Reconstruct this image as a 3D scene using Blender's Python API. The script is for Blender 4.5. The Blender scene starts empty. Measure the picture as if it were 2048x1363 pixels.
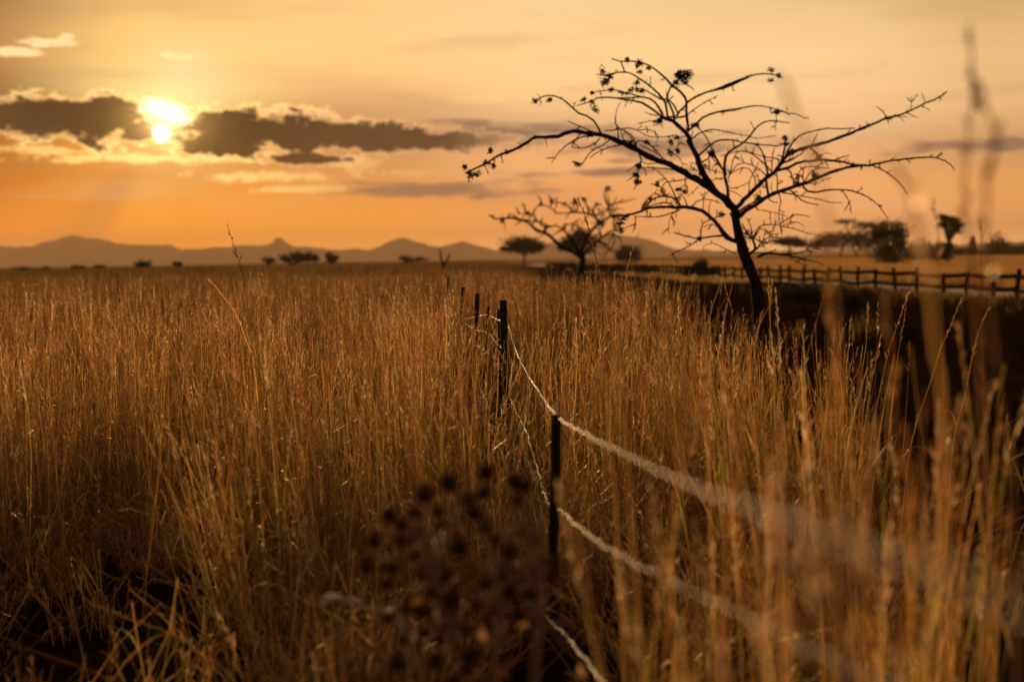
import bpy, math, random
from mathutils import Vector, Matrix, noise as mnoise
PI = math.pi
sc = bpy.context.scene
C = sc.collection
R = math.radians

# ------------------------------------------------------------------ camera
F = 2844.0; W2, H2 = 1024.0, 681.5
ROLL = R(0.98); PITCH = math.atan(164 / F); CAMZ = 1.6
fw = Vector((0, math.cos(PITCH), -math.sin(PITCH)))
up0 = Vector((0, math.sin(PITCH), math.cos(PITCH)))
rt = Vector((1, 0, 0)) * math.cos(ROLL) - up0 * math.sin(ROLL)
upv = up0 * math.cos(ROLL) + Vector((1, 0, 0)) * math.sin(ROLL)
def ray(px, py):
    return fw + rt * ((px - W2) / F) - upv * ((py - H2) / F)
def at(px, py, d):
    """point seen in that direction whose distance along the ground is d"""
    v = ray(px, py); return Vector((0, 0, CAMZ)) + v * (d / v.y)
def azel(px, py):
    v = ray(px, py).normalized()
    return math.degrees(math.atan2(v.x, v.y)), math.degrees(math.asin(v.z))
cam = bpy.data.cameras.new('camera'); co = bpy.data.objects.new('camera', cam); C.objects.link(co)
M = Matrix((rt, upv, -fw)).transposed().to_4x4(); M.translation = (0, 0, CAMZ)
co.matrix_world = M
cam.sensor_width = 36; cam.lens = 50.0; cam.clip_start = 0.05; cam.clip_end = 30000
cam.dof.use_dof = True; cam.dof.focus_distance = 9.4; cam.dof.aperture_fstop = 50 / 30.0
sc.camera = co
sc.view_settings.view_transform = 'Standard'; sc.view_settings.look = 'None'
sc.view_settings.exposure = 0; sc.view_settings.gamma = 1
cy = sc.cycles
cy.use_denoising = True
try: cy.denoiser = 'OPENIMAGEDENOISE'; cy.denoising_prefilter = 'ACCURATE'
except Exception: pass
cy.use_adaptive_sampling = False
cy.max_bounces = 6; cy.diffuse_bounces = 3; cy.glossy_bounces = 2; cy.transmission_bounces = 3
cy.transparent_max_bounces = 4; cy.volume_bounces = 0
cy.caustics_reflective = False; cy.caustics_refractive = False
cy.sample_clamp_indirect = 4

def lin(h):
    h = h.lstrip('#'); o = []
    for i in (0, 2, 4):
        c = int(h[i:i+2], 16) / 255
        o.append(c / 12.92 if c <= .04045 else ((c + .055) / 1.055) ** 2.4)
    return o

# ------------------------------------------------------------------ node expression helper
class N:
    def __init__(s, nt): s.nt = nt
    def m(s, op, *a, clamp=False):
        n = s.nt.nodes.new('ShaderNodeMath'); n.operation = op; n.use_clamp = clamp
        for i, v in enumerate(a): s.put(n.inputs[i], v)
        return E(s, n.outputs[0])
    def put(s, sock, v):
        if isinstance(v, E): s.nt.links.new(v.o, sock)
        elif isinstance(v, bpy.types.NodeSocket): s.nt.links.new(v, sock)
        else:
            if isinstance(v, (list, tuple)) and len(v) == 3 and sock.type == 'RGBA': v = list(v) + [1]
            sock.default_value = v
    def step(s, v, a, b, lo=0., hi=1., kind='SMOOTHSTEP'):
        n = s.nt.nodes.new('ShaderNodeMapRange'); n.interpolation_type = kind; n.clamp = True
        s.put(n.inputs['Value'], v)
        for k, x in (('From Min', a), ('From Max', b), ('To Min', lo), ('To Max', hi)): n.inputs[k].default_value = x
        return E(s, n.outputs[0])
    def mix(s, f, a, b, t='MIX'):
        n = s.nt.nodes.new('ShaderNodeMix'); n.data_type = 'RGBA'; n.blend_type = t
        s.put(n.inputs[0], f); s.put(n.inputs[6], a); s.put(n.inputs[7], b)
        return n.outputs[2]
    def vec(s, x, y, z=0.):
        n = s.nt.nodes.new('ShaderNodeCombineXYZ')
        for i, v in enumerate((x, y, z)): s.put(n.inputs[i], v)
        return n.outputs[0]
    def noise(s, v, scale, detail=4, rough=.55, dist=0.):
        n = s.nt.nodes.new('ShaderNodeTexNoise')
        if v is not None: s.nt.links.new(v, n.inputs['Vector'])
        n.inputs['Scale'].default_value = scale; n.inputs['Detail'].default_value = detail
        n.inputs['Roughness'].default_value = rough; n.inputs['Distortion'].default_value = dist
        return E(s, n.outputs['Fac'] if 'Fac' in n.outputs else n.outputs[0])
    def ramp(s, f, stops):
        n = s.nt.nodes.new('ShaderNodeValToRGB'); cr = n.color_ramp
        stops = sorted(stops)
        while len(cr.elements) < len(stops): cr.elements.new(.5)
        for i, (p, c) in enumerate(stops):
            e = cr.elements[i]; e.position = min(1, max(0, p)); e.color = list(c) + [1]
        s.put(n.inputs[0], f); return n.outputs[0]
class E:
    def __init__(s, n, o): s.n = n; s.o = o
    def __add__(s, b): return s.n.m('ADD', s, b)
    __radd__ = __add__
    def __sub__(s, b): return s.n.m('SUBTRACT', s, b)
    def __rsub__(s, b): return s.n.m('SUBTRACT', b, s)
    def __mul__(s, b): return s.n.m('MULTIPLY', s, b)
    __rmul__ = __mul__
    def __truediv__(s, b): return s.n.m('DIVIDE', s, b)
    def exp(s): return s.n.m('EXPONENT', s)
    def max(s, b): return s.n.m('MAXIMUM', s, b)

# ------------------------------------------------------------------ sky
SUN_AZ, SUN_EL = azel(323, 266)
def build_sky():
    w = bpy.data.worlds.new('World'); sc.world = w; w.use_nodes = True
    nt = w.node_tree; nt.nodes.clear(); n = N(nt)
    tc = nt.nodes.new('ShaderNodeTexCoord'); sx = nt.nodes.new('ShaderNodeSeparateXYZ')
    nt.links.new(tc.outputs['Generated'], sx.inputs[0])
    X, Y, Z = (E(n, sx.outputs[i]) for i in range(3))
    az = n.m('ARCTAN2', X, Y) * 57.29578
    el = n.m('ARCSINE', Z) * 57.29578
    D = 57.3 / F                                            # degrees of one photo pixel
    e01 = el * (1 / 12.) 
    def pos(y): return ((517.5 - y) * D) / 12.
    cols = [
        (-21, [(0, '735538'), (60, '9A7044'), (120, 'AC7640'), (190, '6C4826'), (300, 'A8661F'), (380, 'C4701C'), (440, 'E38424'), (500, 'EC8E30')]),
        (-13.5, [(0, 'EABB74'), (100, 'F5CB7E'), (180, 'F8D68C'), (260, 'D99540'), (340, 'D9862A'), (400, 'F69A26'), (470, 'FFA128'), (505, 'F9A43C')]),
        (-6.5, [(0, 'EDC488'), (100, 'F5C98A'), (150, 'F0C184'), (215, 'C89A68'), (260, 'B38458'), (350, 'CF9058'), (420, 'EA9A44'), (480, 'F6A44A'), (505, 'EFA560')]),
        (1.5, [(0, 'EBC896'), (100, 'F2CC94'), (200, 'F3C78E'), (270, 'CBA07A'), (320, 'E3AA78'), (400, 'DB9A6C'), (460, 'E9A26E'), (505, 'F2B48E')]),
        (11, [(0, 'DDBB86'), (130, 'F0CB98'), (230, 'EEC494'), (290, 'D8AC84'), (350, 'EAB083'), (450, 'E7AA82'), (505, 'F4BE9C')]),
        (20, [(0, 'B3926A'), (130, 'DCB583'), (240, 'D9B080'), (295, 'C0966C'), (400, 'D79C66'), (470, 'DE9E70'), (505, 'EDB48C')]),
    ]
    col = None
    for i, (a, st) in enumerate(cols):
        r = n.ramp(e01, [(pos(y), lin(c)) for y, c in st])
        col = r if col is None else n.mix(n.step(az, cols[i-1][0], a), col, r)
    col = n.mix(1.0, col, n.mix(n.step(el, 2, 6), (1.10, 1.0, .82), (1.20, 1.18, 1.26)), 'MULTIPLY')
    lift = (el.max(0.) * -.42).exp() * .95 + 1.02            # bright low band behind the haze
    col = n.mix(1.0, col, n.vec(lift, lift * .97, lift * .80), 'MULTIPLY')
    # wider sky: dims towards the zenith and behind the viewer
    col = n.mix(n.step(el, 10, 55), col, lin('5C5250'))
    back = n.step(n.m('ABSOLUTE', az), 28, 120)
    col = n.mix(back * n.step(el, -5, 5), col, lin('3E3432'))
    col = n.mix(back * n.step(el, 25, -3) , col, lin('4A3830'))
    # air lit around the sun
    sa, se = az - SUN_AZ, el - SUN_EL
    r2 = sa * sa + se * se
    def gauss(px, py, rx, ry):
        a0, e0 = azel(px, py)
        dx = (az - a0) * (1 / (rx * D)); dy = (el - e0) * (1 / (ry * D))
        return (0 - (dx * dx + dy * dy)).exp()
    g1 = (r2 * (-1 / 7.)).exp() * .45; g2 = gauss(372, 165, 85, 75) * .6; g3 = gauss(350, 100, 240, 120) * .07
    col = n.mix(g1 + g3, col, (1.0, .66, .22), 'MIX')
    col = n.mix(g2, col, (1.0, .86, .44), 'MIX')
    # shafts: streaks of brighter and dimmer air fanning out below the sun
    ang = n.m('ARCTAN2', sa, 0 - se)
    shaft = n.noise(n.vec(ang * 1.2, 0., 4.4), 1.3, 0, .5)
    dist = n.m('SQRT', r2)
    fan = n.step(dist, 1.2, 3.0) * n.step(dist, 11., 4.) * n.step(se, -.6, -1.6)
    col = n.mix(fan * n.step(shaft, .46, .60) * .10, col, (1.0, .55, .16))
    col = n.mix(fan * n.step(shaft, .50, .36) * .34, col, (.42, .20, .075))
    # broad soft streaks of high cloud
    ns = n.noise(n.vec(az * .10, el * .75, 3.1), 1.0, 5, .55, .3)
    up = n.step(el, 1.5, 4)
    col = n.mix(n.step(ns, .50, .72) * .28 * up, col, lin('B8916C'))
    col = n.mix(n.step(ns, .48, .30) * .22, col, lin('FBD9A4'))
    # warped coordinates give the clouds their ragged outline
    nv = n.vec(az * .55, el * 1.05, 7.7)
    n1 = (n.noise(nv, 1.15, 7, .62) - .5) * 2.3
    n2 = (n.noise(n.vec(az * .55, el * 1.1, 21.3), 3.2, 4, .6) - .5) * 1.9
    nl = (n.noise(n.vec(az * .22, el * 1.3, 2.2), 1.5, 4, .55) - .5) * 1.8
    def blob(px, py, rx, ry):
        a0, e0 = azel(px, py)
        dx = (az - a0) * (1 / (rx * D)); dy = (el - e0) * (1 / (ry * D))
        r = n.m('SQRT', dx * dx + dy * dy)
        return 1.0 - r
    def union(bl, k=None):
        s = None
        for b in bl:
            v = blob(*b); s = v if s is None else n.m('SMOOTH_MAX', s, v, .25)
        return s
    sung = (r2 * (-1 / 34.)).exp()                          # nearness to the sun
    sunw = (r2 * (-1 / 120.)).exp()
    # grey veil reaching right behind the tree
    veil = union([(1000, 272, 330, 34), (1330, 292, 260, 26), (1960, 292, 230, 20), (880, 378, 240, 20), (1250, 345, 200, 10)])
    vm = n.step(veil + nl * 1.5 + n1 * .5, -.05, .75)
    col = n.mix(vm * .9, col, lin('8C6C5A'))
    # lit puffs below the dark band
    puff = union([(330, 318, 330, 13), (90, 300, 150, 14), (560, 352, 190, 16), (700, 322, 90, 20), (620, 378, 110, 10), (880, 345, 190, 10), (1010, 300, 120, 8)])
    pm = n.step(puff + n1 * 1.3 + n2 * .6, .1, .7)
    pcol = n.mix(sunw, lin('E8AC7C'), lin('F8B658'))
    pcol = n.mix(sung, pcol, (2.1, 1.25, .38))
    col = n.mix(pm * .8, col, pcol)
    # the dark band with bright edges
    dens = union([(60, 232, 130, 40), (190, 238, 125, 48), (275, 262, 60, 26), (470, 262, 130, 50), (600, 268, 110, 42), (420, 292, 70, 22),
                  (760, 278, 150, 30), (880, 282, 140, 24), (610, 318, 95, 14)])
    dd = dens + n1 * .95 + n2 * .62
    rim = n.step(dd, -.16, .04); dark = n.step(dd, .02, .34)
    topside = n.step(n2 + n1, -.25, .2)
    rcol = n.mix(sunw, lin('E0A67A'), (1.1, .62, .24))
    rcol = n.mix(sung, rcol, (2.1, 1.25, .42))
    col = n.mix(rim * (.35 + topside * .6), col, rcol)
    dcol = n.mix(sunw, lin('513A2E'), lin('170B05'))
    dcol = n.mix(n.step(n1 + n2 * .5, -.1, .45) * .35, dcol, lin('5A371E'))
    col = n.mix(dark * n.step(az, 2.5, -3.), col, dcol)
    # small lit clouds above
    sm = union([(95, 84, 66, 11), (30, 104, 50, 10), (128, 74, 24, 9), (368, 113, 40, 8), (1770, 131, 24, 6)])
    col = n.mix(n.step(sm + n1 * .9 + n2 * .7, -.05, .55), col, n.mix(sunw, lin('F3CF9E'), (1.35, .95, .42)))
    # gap where the sun burns through, then the disc itself
    burn = n.step(union([(332, 224, 52, 30), (318, 205, 38, 14), (365, 236, 30, 14)]) + n1 * 1.1 + n2 * .9, -.05, .75)
    col = n.mix(burn, col, (2.6, 2.0, 1.0))
    col = n.mix(gauss(328, 242, 80, 60) * .62, col, (1.1, .62, .16), 'ADD')
    col = n.mix(gauss(326, 246, 30, 36) * .45, col, (2.4, 1.7, .8), 'ADD')
    disc = n.step(union([(323, 268, 20, 19)]) + n2 * .5, 0., .45)
    col = n.mix(disc, col, (6., 4.6, 2.6))
    # below the horizon
    col = n.mix(n.step(el, -.3, -2.), col, lin('5A3A22'))
    # physical sky as the thin base light all round
    sky = nt.nodes.new('ShaderNodeTexSky'); sky.sky_type = 'NISHITA'; sky.sun_disc = False
    sky.sun_elevation = R(SUN_EL); sky.sun_rotation = R(SUN_AZ); sky.dust_density = 4
    bg0 = nt.nodes.new('ShaderNodeBackground'); nt.links.new(sky.outputs[0], bg0.inputs[0]); bg0.inputs[1].default_value = .0007
    bg = nt.nodes.new('ShaderNodeBackground'); nt.links.new(col, bg.inputs[0]); bg.inputs[1].default_value = 1.0
    ad = nt.nodes.new('ShaderNodeAddShader'); nt.links.new(bg0.outputs[0], ad.inputs[0]); nt.links.new(bg.outputs[0], ad.inputs[1])
    out = nt.nodes.new('ShaderNodeOutputWorld'); nt.links.new(ad.outputs[0], out.inputs[0])
    w.cycles.sampling_method = 'MANUAL'; w.cycles.sample_map_resolution = 1024
build_sky()
sd = ray(323, 266).normalized()
sl = bpy.data.lights.new('sun', 'SUN'); sl.energy = 5.0; sl.angle = R(1.0); sl.color = (1.0, .60, .27)
so = bpy.data.objects.new('sun', sl); C.objects.link(so); sd = Vector((sd.x, sd.y, sd.y * math.tan(R(10.0)))).normalized(); so.rotation_euler = sd.to_track_quat('Z', 'Y').to_euler()

# ------------------------------------------------------------------ object helpers
def tag(o, label=None, cat=None, group=None, kind=None):
    if label: o['label'] = label
    if cat: o['category'] = cat
    if group: o['group'] = group
    if kind: o['kind'] = kind
    return o
def empty(name, loc, label, cat, group=None):
    o = bpy.data.objects.new(name, None); C.objects.link(o); o.location = loc
    o.empty_display_size = .2
    return tag(o, label, cat, group)
class MB:
    def __init__(s): s.v = []; s.f = []; s.c = []
    def tube(s, P, rad, sides=6, cap=True):
        """swept tube; P list of Vectors, rad list"""
        k0 = len(s.v); n = len(P)
        up = None
        for i, p in enumerate(P):
            t = (P[min(i+1, n-1)] - P[max(i-1, 0)])
            if t.length < 1e-9: t = Vector((0, 0, 1))
            t.normalize()
            if up is None:
                a = Vector((0, 1, 0)) if abs(t.y) < .9 else Vector((1, 0, 0))
                up = t.cross(a).normalized()
            up = (up - t * up.dot(t))
            if up.length < 1e-6: up = t.orthogonal()
            up.normalize(); b = t.cross(up)
            for j in range(sides):
                a = 2 * PI * j / sides
                s.v.append(p + (up * math.cos(a) + b * math.sin(a)) * rad[i])
        for i in range(n-1):
            for j in range(sides):
                j2 = (j+1) % sides
                s.f.append((k0+i*sides+j, k0+i*sides+j2, k0+(i+1)*sides+j2, k0+(i+1)*sides+j))
        if cap:
            s.f.append(tuple(k0+j for j in reversed(range(sides))))
            s.f.append(tuple(k0+(n-1)*sides+j for j in range(sides)))
    def quad(s, a, b, c, d, col=None):
        k = len(s.v); s.v += [a, b, c, d]; s.f.append((k, k+1, k+2, k+3))
        if col is not None: s.c += [col] * 4
    def box(s, x0, y0, z0, x1, y1, z1, mat=None):
        k = len(s.v)
        vs = [Vector(p) for p in ((x0,y0,z0),(x1,y0,z0),(x1,y1,z0),(x0,y1,z0),(x0,y0,z1),(x1,y0,z1),(x1,y1,z1),(x0,y1,z1))]
        if mat is not None: vs = [mat @ v for v in vs]
        s.v += vs
        s.f += [(k,k+3,k+2,k+1),(k+4,k+5,k+6,k+7),(k,k+1,k+5,k+4),(k+1,k+2,k+6,k+5),(k+2,k+3,k+7,k+6),(k+3,k,k+4,k+7)]
    def mesh(s, name, mat, smooth=False, org=None):
        me = bpy.data.meshes.new(name)
        vs = s.v if org is None else [v - org for v in s.v]
        me.from_pydata([tuple(v) for v in vs], [], s.f)
        if s.c and len(s.c) == len(s.v):
            a = me.color_attributes.new('tint', 'FLOAT_COLOR', 'POINT')
            flat = []
            for c in s.c: flat += [c[0], c[1], c[2], 1.]
            a.data.foreach_set('color', flat)
        me.materials.append(mat)
        if smooth: me.polygons.foreach_set('use_smooth', [True] * len(me.polygons))
        me.update(); return me
    def build(s, name, mat, parent=None, smooth=False, loc=None):
        if parent is not None: org = Vector(parent.location)
        else: org = Vector(loc) if loc is not None else None
        me = s.mesh(name, mat, smooth, org)
        o = bpy.data.objects.new(name, me); C.objects.link(o)
        if parent is not None: o.parent = parent
        elif loc is not None: o.location = loc
        return o
def smooth_path(P, step):
    """Catmull-Rom through (Vector..., radius) tuples -> resampled"""
    out = []
    n = len(P)
    for i in range(n-1):
        p0, p1, p2, p3 = P[max(i-1, 0)], P[i], P[i+1], P[min(i+2, n-1)]
        k = max(1, int((p2[0] - p1[0]).length / step))
        for j in range(k):
            t = j / k
            v = .5 * ((2*p1[0]) + (p2[0]-p0[0])*t + (2*p0[0]-5*p1[0]+4*p2[0]-p3[0])*t*t + (3*p1[0]-p0[0]-3*p2[0]+p3[0])*t*t*t)
            out.append((v, p1[1] * (1-t) + p2[1] * t))
    out.append((P[-1][0], P[-1][1]))
    return out

# ------------------------------------------------------------------ materials
def material(name): 
    m = bpy.data.materials.new(name); m.use_nodes = True; nt = m.node_tree; nt.nodes.clear()
    out = nt.nodes.new('ShaderNodeOutputMaterial'); return m, nt, N(nt), out
def solid(name, c1, c2, scale=6., rough=.85, bump=.3, spec=.3, metal=0., coord='Object', bscale=None):
    m, nt, n, out = material(name)
    tc = nt.nodes.new('ShaderNodeTexCoord').outputs[coord]
    f = n.noise(tc, scale, 6, .65)
    col = n.mix(n.step(f, .32, .68), c1, c2)
    p = nt.nodes.new('ShaderNodeBsdfPrincipled'); nt.links.new(col, p.inputs['Base Color'])
    p.inputs['Roughness'].default_value = rough; p.inputs['Metallic'].default_value = metal
    p.inputs['Specular IOR Level'].default_value = spec
    if bump:
        b = nt.nodes.new('ShaderNodeBump'); b.inputs['Strength'].default_value = bump; b.inputs['Distance'].default_value = .02
        nt.links.new(n.noise(tc, bscale or scale * 4, 5, .6).o, b.inputs['Height']); nt.links.new(b.outputs[0], p.inputs['Normal'])
    nt.links.new(p.outputs[0], out.inputs[0]); return m
def leafy(name, trans=.58, tint=True, base=(.1, .1, .03), vary=.35, gloss=.10, warm=None):
    m, nt, n, out = material(name)
    if tint:
        a = nt.nodes.new('ShaderNodeAttribute'); a.attribute_name = 'tint'; c = a.outputs['Color']
    else:
        rgb = nt.nodes.new('ShaderNodeRGB'); rgb.outputs[0].default_value = list(base) + [1]; c = rgb.outputs[0]
    oi = nt.nodes.new('ShaderNodeObjectInfo')
    hv = nt.nodes.new('ShaderNodeHueSaturation'); nt.links.new(c, hv.inputs['Color'])
    n.put(hv.inputs['Value'], n.step(oi.outputs['Random'], 0, 1, 1 - vary, 1 + vary, 'LINEAR'))
    n.put(hv.inputs['Hue'], n.step(oi.outputs['Random'], 0, 1, .492, .508, 'LINEAR'))
    c = hv.outputs[0]
    d = nt.nodes.new('ShaderNodeBsdfDiffuse'); t = nt.nodes.new('ShaderNodeBsdfTranslucent'); g = nt.nodes.new('ShaderNodeBsdfGlossy')
    nt.links.new(c, d.inputs[0]); nt.links.new(c, t.inputs[0]); g.inputs['Roughness'].default_value = .38
    nt.links.new(n.mix(.5, c, (.9, .8, .6)), g.inputs[0])
    m1 = nt.nodes.new('ShaderNodeMixShader'); m1.inputs[0].default_value = trans
    nt.links.new(d.outputs[0], m1.inputs[1]); nt.links.new(t.outputs[0], m1.inputs[2])
    m2 = nt.nodes.new('ShaderNodeMixShader'); m2.inputs[0].default_value = gloss
    nt.links.new(m1.outputs[0], m2.inputs[1]); nt.links.new(g.outputs[0], m2.inputs[2])
    nt.links.new(m2.outputs[0], out.inputs[0]); return m
MAT = {}
MAT['soil'] = solid('soil', (.010, .006, .003), (.030, .018, .009), 3., .95, .6, 0.)
MAT['straw_ground'] = solid('straw_ground', (.22, .125, .05), (.34, .21, .09), .35, .95, .5, 0.)
MAT['burnt'] = solid('burnt', (.010, .007, .005), (.045, .028, .017), .6, .95, 0, 0.)
MAT['char'] = leafy('charred_grass', .2, False, (.035, .022, .012), .5, 0.)
MAT['road'] = solid('road_dirt', (.25, .17, .12), (.36, .26, .19), .8, .9, .3, .2)
MAT['rock'] = solid('mountain_rock', (.24, .16, .12), (.34, .23, .17), .006, .95, 0, .1)
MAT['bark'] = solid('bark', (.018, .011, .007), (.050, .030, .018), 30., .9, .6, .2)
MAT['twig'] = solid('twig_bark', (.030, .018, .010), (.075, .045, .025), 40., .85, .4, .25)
MAT['steel'] = solid('post_steel', (.012, .010, .010), (.035, .022, .016), 25., .6, .3, .4, .3)
MAT['wire'] = solid('wire_metal', (.20, .14, .09), (.38, .28, .19), 60., .5, .2, .5, .25)
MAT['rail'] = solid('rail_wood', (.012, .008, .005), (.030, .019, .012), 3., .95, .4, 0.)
MAT['dry_stem'] = solid('weed_stem', (.26, .18, .12), (.50, .40, .30), 20., .8, .3, .3)
MAT['grass'] = leafy('dry_grass')
MAT['seed'] = leafy('weed_seed', .35, False, (.12, .06, .025), .3, .04)
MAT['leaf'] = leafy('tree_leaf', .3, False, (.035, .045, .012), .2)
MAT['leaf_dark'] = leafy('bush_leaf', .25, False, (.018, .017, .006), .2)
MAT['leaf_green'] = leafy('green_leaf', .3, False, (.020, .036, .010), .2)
MAT['pod'] = leafy('dry_leaf', .2, False, (.040, .026, .012), .2)

# ------------------------------------------------------------------ ground
def sheet(name, pts, z, mat, kind='structure', sub=None):
    me = bpy.data.meshes.new(name); me.from_pydata([(x, y, z) for x, y in pts], [], [tuple(range(len(pts)))])
    me.materials.append(mat); o = bpy.data.objects.new(name, me); C.objects.link(o); tag(o, kind=kind); return o
FAR = 7000
sheet('ground', [(-FAR, -300), (FAR, -300), (FAR, FAR), (-FAR, FAR)], 0, MAT['soil'])
def railx(y): return 17.0 - .0437 * y
def edge(y):                                            # right edge of the tall grass strip
    return .295 * y if y < 7.8 else (2.30 - (y - 7.8) * .078 if y < 35 else .18 - (y - 35) * .010)
YB = 330
sheet('burnt_ground', [(edge(4), 4), (edge(7.8), 7.8), (edge(35), 35), (edge(YB), YB), (railx(YB), YB), (railx(4), 4)][::-1], .004, MAT['burnt'])
sheet('road', [(railx(0) + .6, 0), (railx(0) + 7.0, 0), (railx(YB) + 7.0, YB), (railx(YB) + .6, YB)], .008, MAT['road'])
sheet('dry_field', [(railx(0) + 7.0, 0), (900, 0), (1500, 2500), (-150, 2500), (-60, YB + 60), (railx(YB) + 7, YB)], .004, MAT['straw_ground'])

# ------------------------------------------------------------------ mountains
def ridge(profile, dist, depth, seed, label=None):
    rnd = random.Random(seed); pts = []
    xs = []
    n = 260
    x0, x1 = profile[0][0], profile[-1][0]
    for i in range(n + 1):
        x = x0 + (x1 - x0) * i / n
        for (a, b), (c, d) in zip(profile, profile[1:]):
            if a <= x <= c: y = b + (d - b) * (x - a) / (c - a); break
        p = at(x, y, dist); h = p.z
        h += 4.5 * mnoise.noise(Vector((x * .045, seed, 0))) + 3.2 * mnoise.noise(Vector((x * .13, seed, 5))) + 2. * mnoise.noise(Vector((x * .33, seed, 7)))
        xs.append((p.x, max(h, 2.)))
    rows = [(-1., 0.), (-.7, .22), (-.45, .45), (-.22, .72), (-.08, .93), (0, 1.), (.12, .9), (.5, .45), (1., 0.)]
    v, f = [], []
    for k, (t, q) in enumerate(rows):
        for i, (x, h) in enumerate(xs):
            nz = mnoise.noise(Vector((x * .008, t * 4, seed))) * .22 * (q * (1 - q) * 4)
            v.append((x, dist + t * max(h, 12) * 2.6 + (12 * mnoise.noise(Vector((x * .01, t * 3, 1)))), h * max(0, q + nz) - (2 if q == 0 else 0) + .5))
    m = len(xs)
    for k in range(len(rows) - 1):
        for i in range(m - 1): f.append((k*m+i, k*m+i+1, (k+1)*m+i+1, (k+1)*m+i))
    me = bpy.data.meshes.new('mountains'); me.from_pydata(v, [], f); me.materials.append(MAT['rock'])
    me.polygons.foreach_set('use_smooth', [True] * len(f))
    o = bpy.data.objects.new('mountains', me); C.objects.link(o); tag(o, kind='structure'); return o
ridge([(-500, 505), (-250, 480), (-80, 497), (0, 493), (60, 493), (80, 487), (110, 480), (125, 474), (150, 470), (172, 476), (200, 478), (235, 486), (280, 490),
       (340, 489), (360, 498), (420, 497), (500, 505), (560, 520)], 5600, 500, 3)
ridge([(100, 534), (300, 520), (375, 500), (420, 496), (460, 492), (500, 490), (530, 491), (545, 484), (551, 475), (563, 475), (569, 484), (590, 493), (640, 496), (680, 501), (715, 496),
       (735, 501), (760, 492), (790, 477), (805, 475), (840, 485), (870, 493), (895, 491), (925, 482), (955, 491), (990, 499), (1040, 502), (1075, 497), (1100, 484),
       (1150, 477), (1210, 470), (1265, 472), (1310, 482), (1350, 498), (1500, 503), (1700, 498), (2000, 485), (2300, 470), (2600, 485)], 5200, 450, 8)

# ------------------------------------------------------------------ grass
GOLD = [(.56, .31, .10), (.62, .37, .13), (.48, .25, .075), (.66, .44, .19), (.40, .19, .06), (.50, .33, .10), (.40, .33, .07)]
HEAD = [(.36, .15, .06), (.52, .28, .13), (.66, .44, .24), (.20, .08, .04), (.74, .52, .32)]
def ribbon(mb, P, w, side, col):
    for i in range(len(P) - 1):
        a, b = side * w[i], side * w[i+1]
        mb.quad(P[i] - a, P[i] + a, P[i+1] + b, P[i+1] - b, col)
def stalk(mb, rnd, base, h, lean=.1, wid=.0016, head=True, leaves=2, path=None, headlen=None, seg=5, cols=None, rich=1.0, hcol=None):
    a = rnd.uniform(0, 2*PI); dr = Vector((math.cos(a), math.sin(a), 0))
    col = cols or rnd.choice(GOLD); k = rnd.uniform(.7, 1.4); col = tuple(min(.85, c * k) for c in col)
    if path is None:
        bend = rnd.uniform(-.5, 1.) * lean * h; P = []
        for i in range(seg + 1):
            t = i / seg
            P.append(base + dr * (lean * h * t * rnd.uniform(.95, 1.05) + bend * t**3) + Vector((0, 0, h * t * (1 - .1 * lean * t))))
    else: P = path
    n = len(P) - 1
    w = [wid * (1.15 - .65 * i / n) for i in range(n + 1)]
    b = rnd.uniform(0, PI); s1 = Vector((math.cos(b), math.sin(b), 0)); s2 = Vector((-math.sin(b), math.cos(b), 0))
    ribbon(mb, P, w, s1, col); ribbon(mb, P, w, s2, col)
    for _ in range(leaves):
        t0 = rnd.uniform(.02, .6); i = int(t0 * n); p = P[i].lerp(P[i+1], t0 * n - i)
        a2 = rnd.uniform(0, 2*PI); d2 = Vector((math.cos(a2), math.sin(a2), 0)); L = rnd.uniform(.18, .5) * min(1, h + .2)
        Q = []; up = rnd.uniform(.5, 1.1); droop = rnd.uniform(.2, 1.3)
        for j in range(5):
            t = j / 4; Q.append(p + d2 * (L * .45 * t + .1 * L * t * t) + Vector((0, 0, L * (up * t - droop * t * t * .8))))
        lc = rnd.choice(GOLD); k = rnd.uniform(.6, 1.05); lc = tuple(c * k for c in lc)
        sd_ = Vector((-d2.y, d2.x, rnd.uniform(-.6, .6))).normalized(); ww = wid * rnd.uniform(1.2, 2.2)
        ribbon(mb, Q, [ww * .7, ww, ww, ww * .7, ww * .1], sd_, lc)
    if head:
        hl = headlen or rnd.uniform(.12, .28); hc = hcol or rnd.choice(HEAD)
        tot = (P[-1] - P[0]).length; k = int(rnd.randint(9, 16) * rich)
        for q in range(k):
            t = 1 - (q / k) * hl / max(tot, .01); t = min(max(t, .05), .999); i = int(t * n); p = P[i].lerp(P[i+1], t * n - i)
            tg = (P[i+1] - P[i]).normalized()
            a2 = rnd.uniform(0, 2*PI); o_ = Vector((math.cos(a2), math.sin(a2), 0))
            L = rnd.uniform(.012, .042) * (1.3 if q > k * .6 else 1.); dv = (tg * rnd.uniform(.7, 1.) + o_ * rnd.uniform(.12, .55)).normalized()
            sv = dv.cross(Vector((rnd.uniform(-1, 1), rnd.uniform(-1, 1), rnd.uniform(-1, 1))))
            if sv.length < .05: sv = Vector((1, 0, 0))
            sv.normalize(); ww = wid * rnd.uniform(.9, 1.7); k2 = rnd.uniform(.7, 1.2); c2 = tuple(c * k2 for c in hc)
            mb.quad(p, p + dv * L * .4 + sv * ww, p + dv * L, p + dv * L * .4 - sv * ww, c2)
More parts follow.
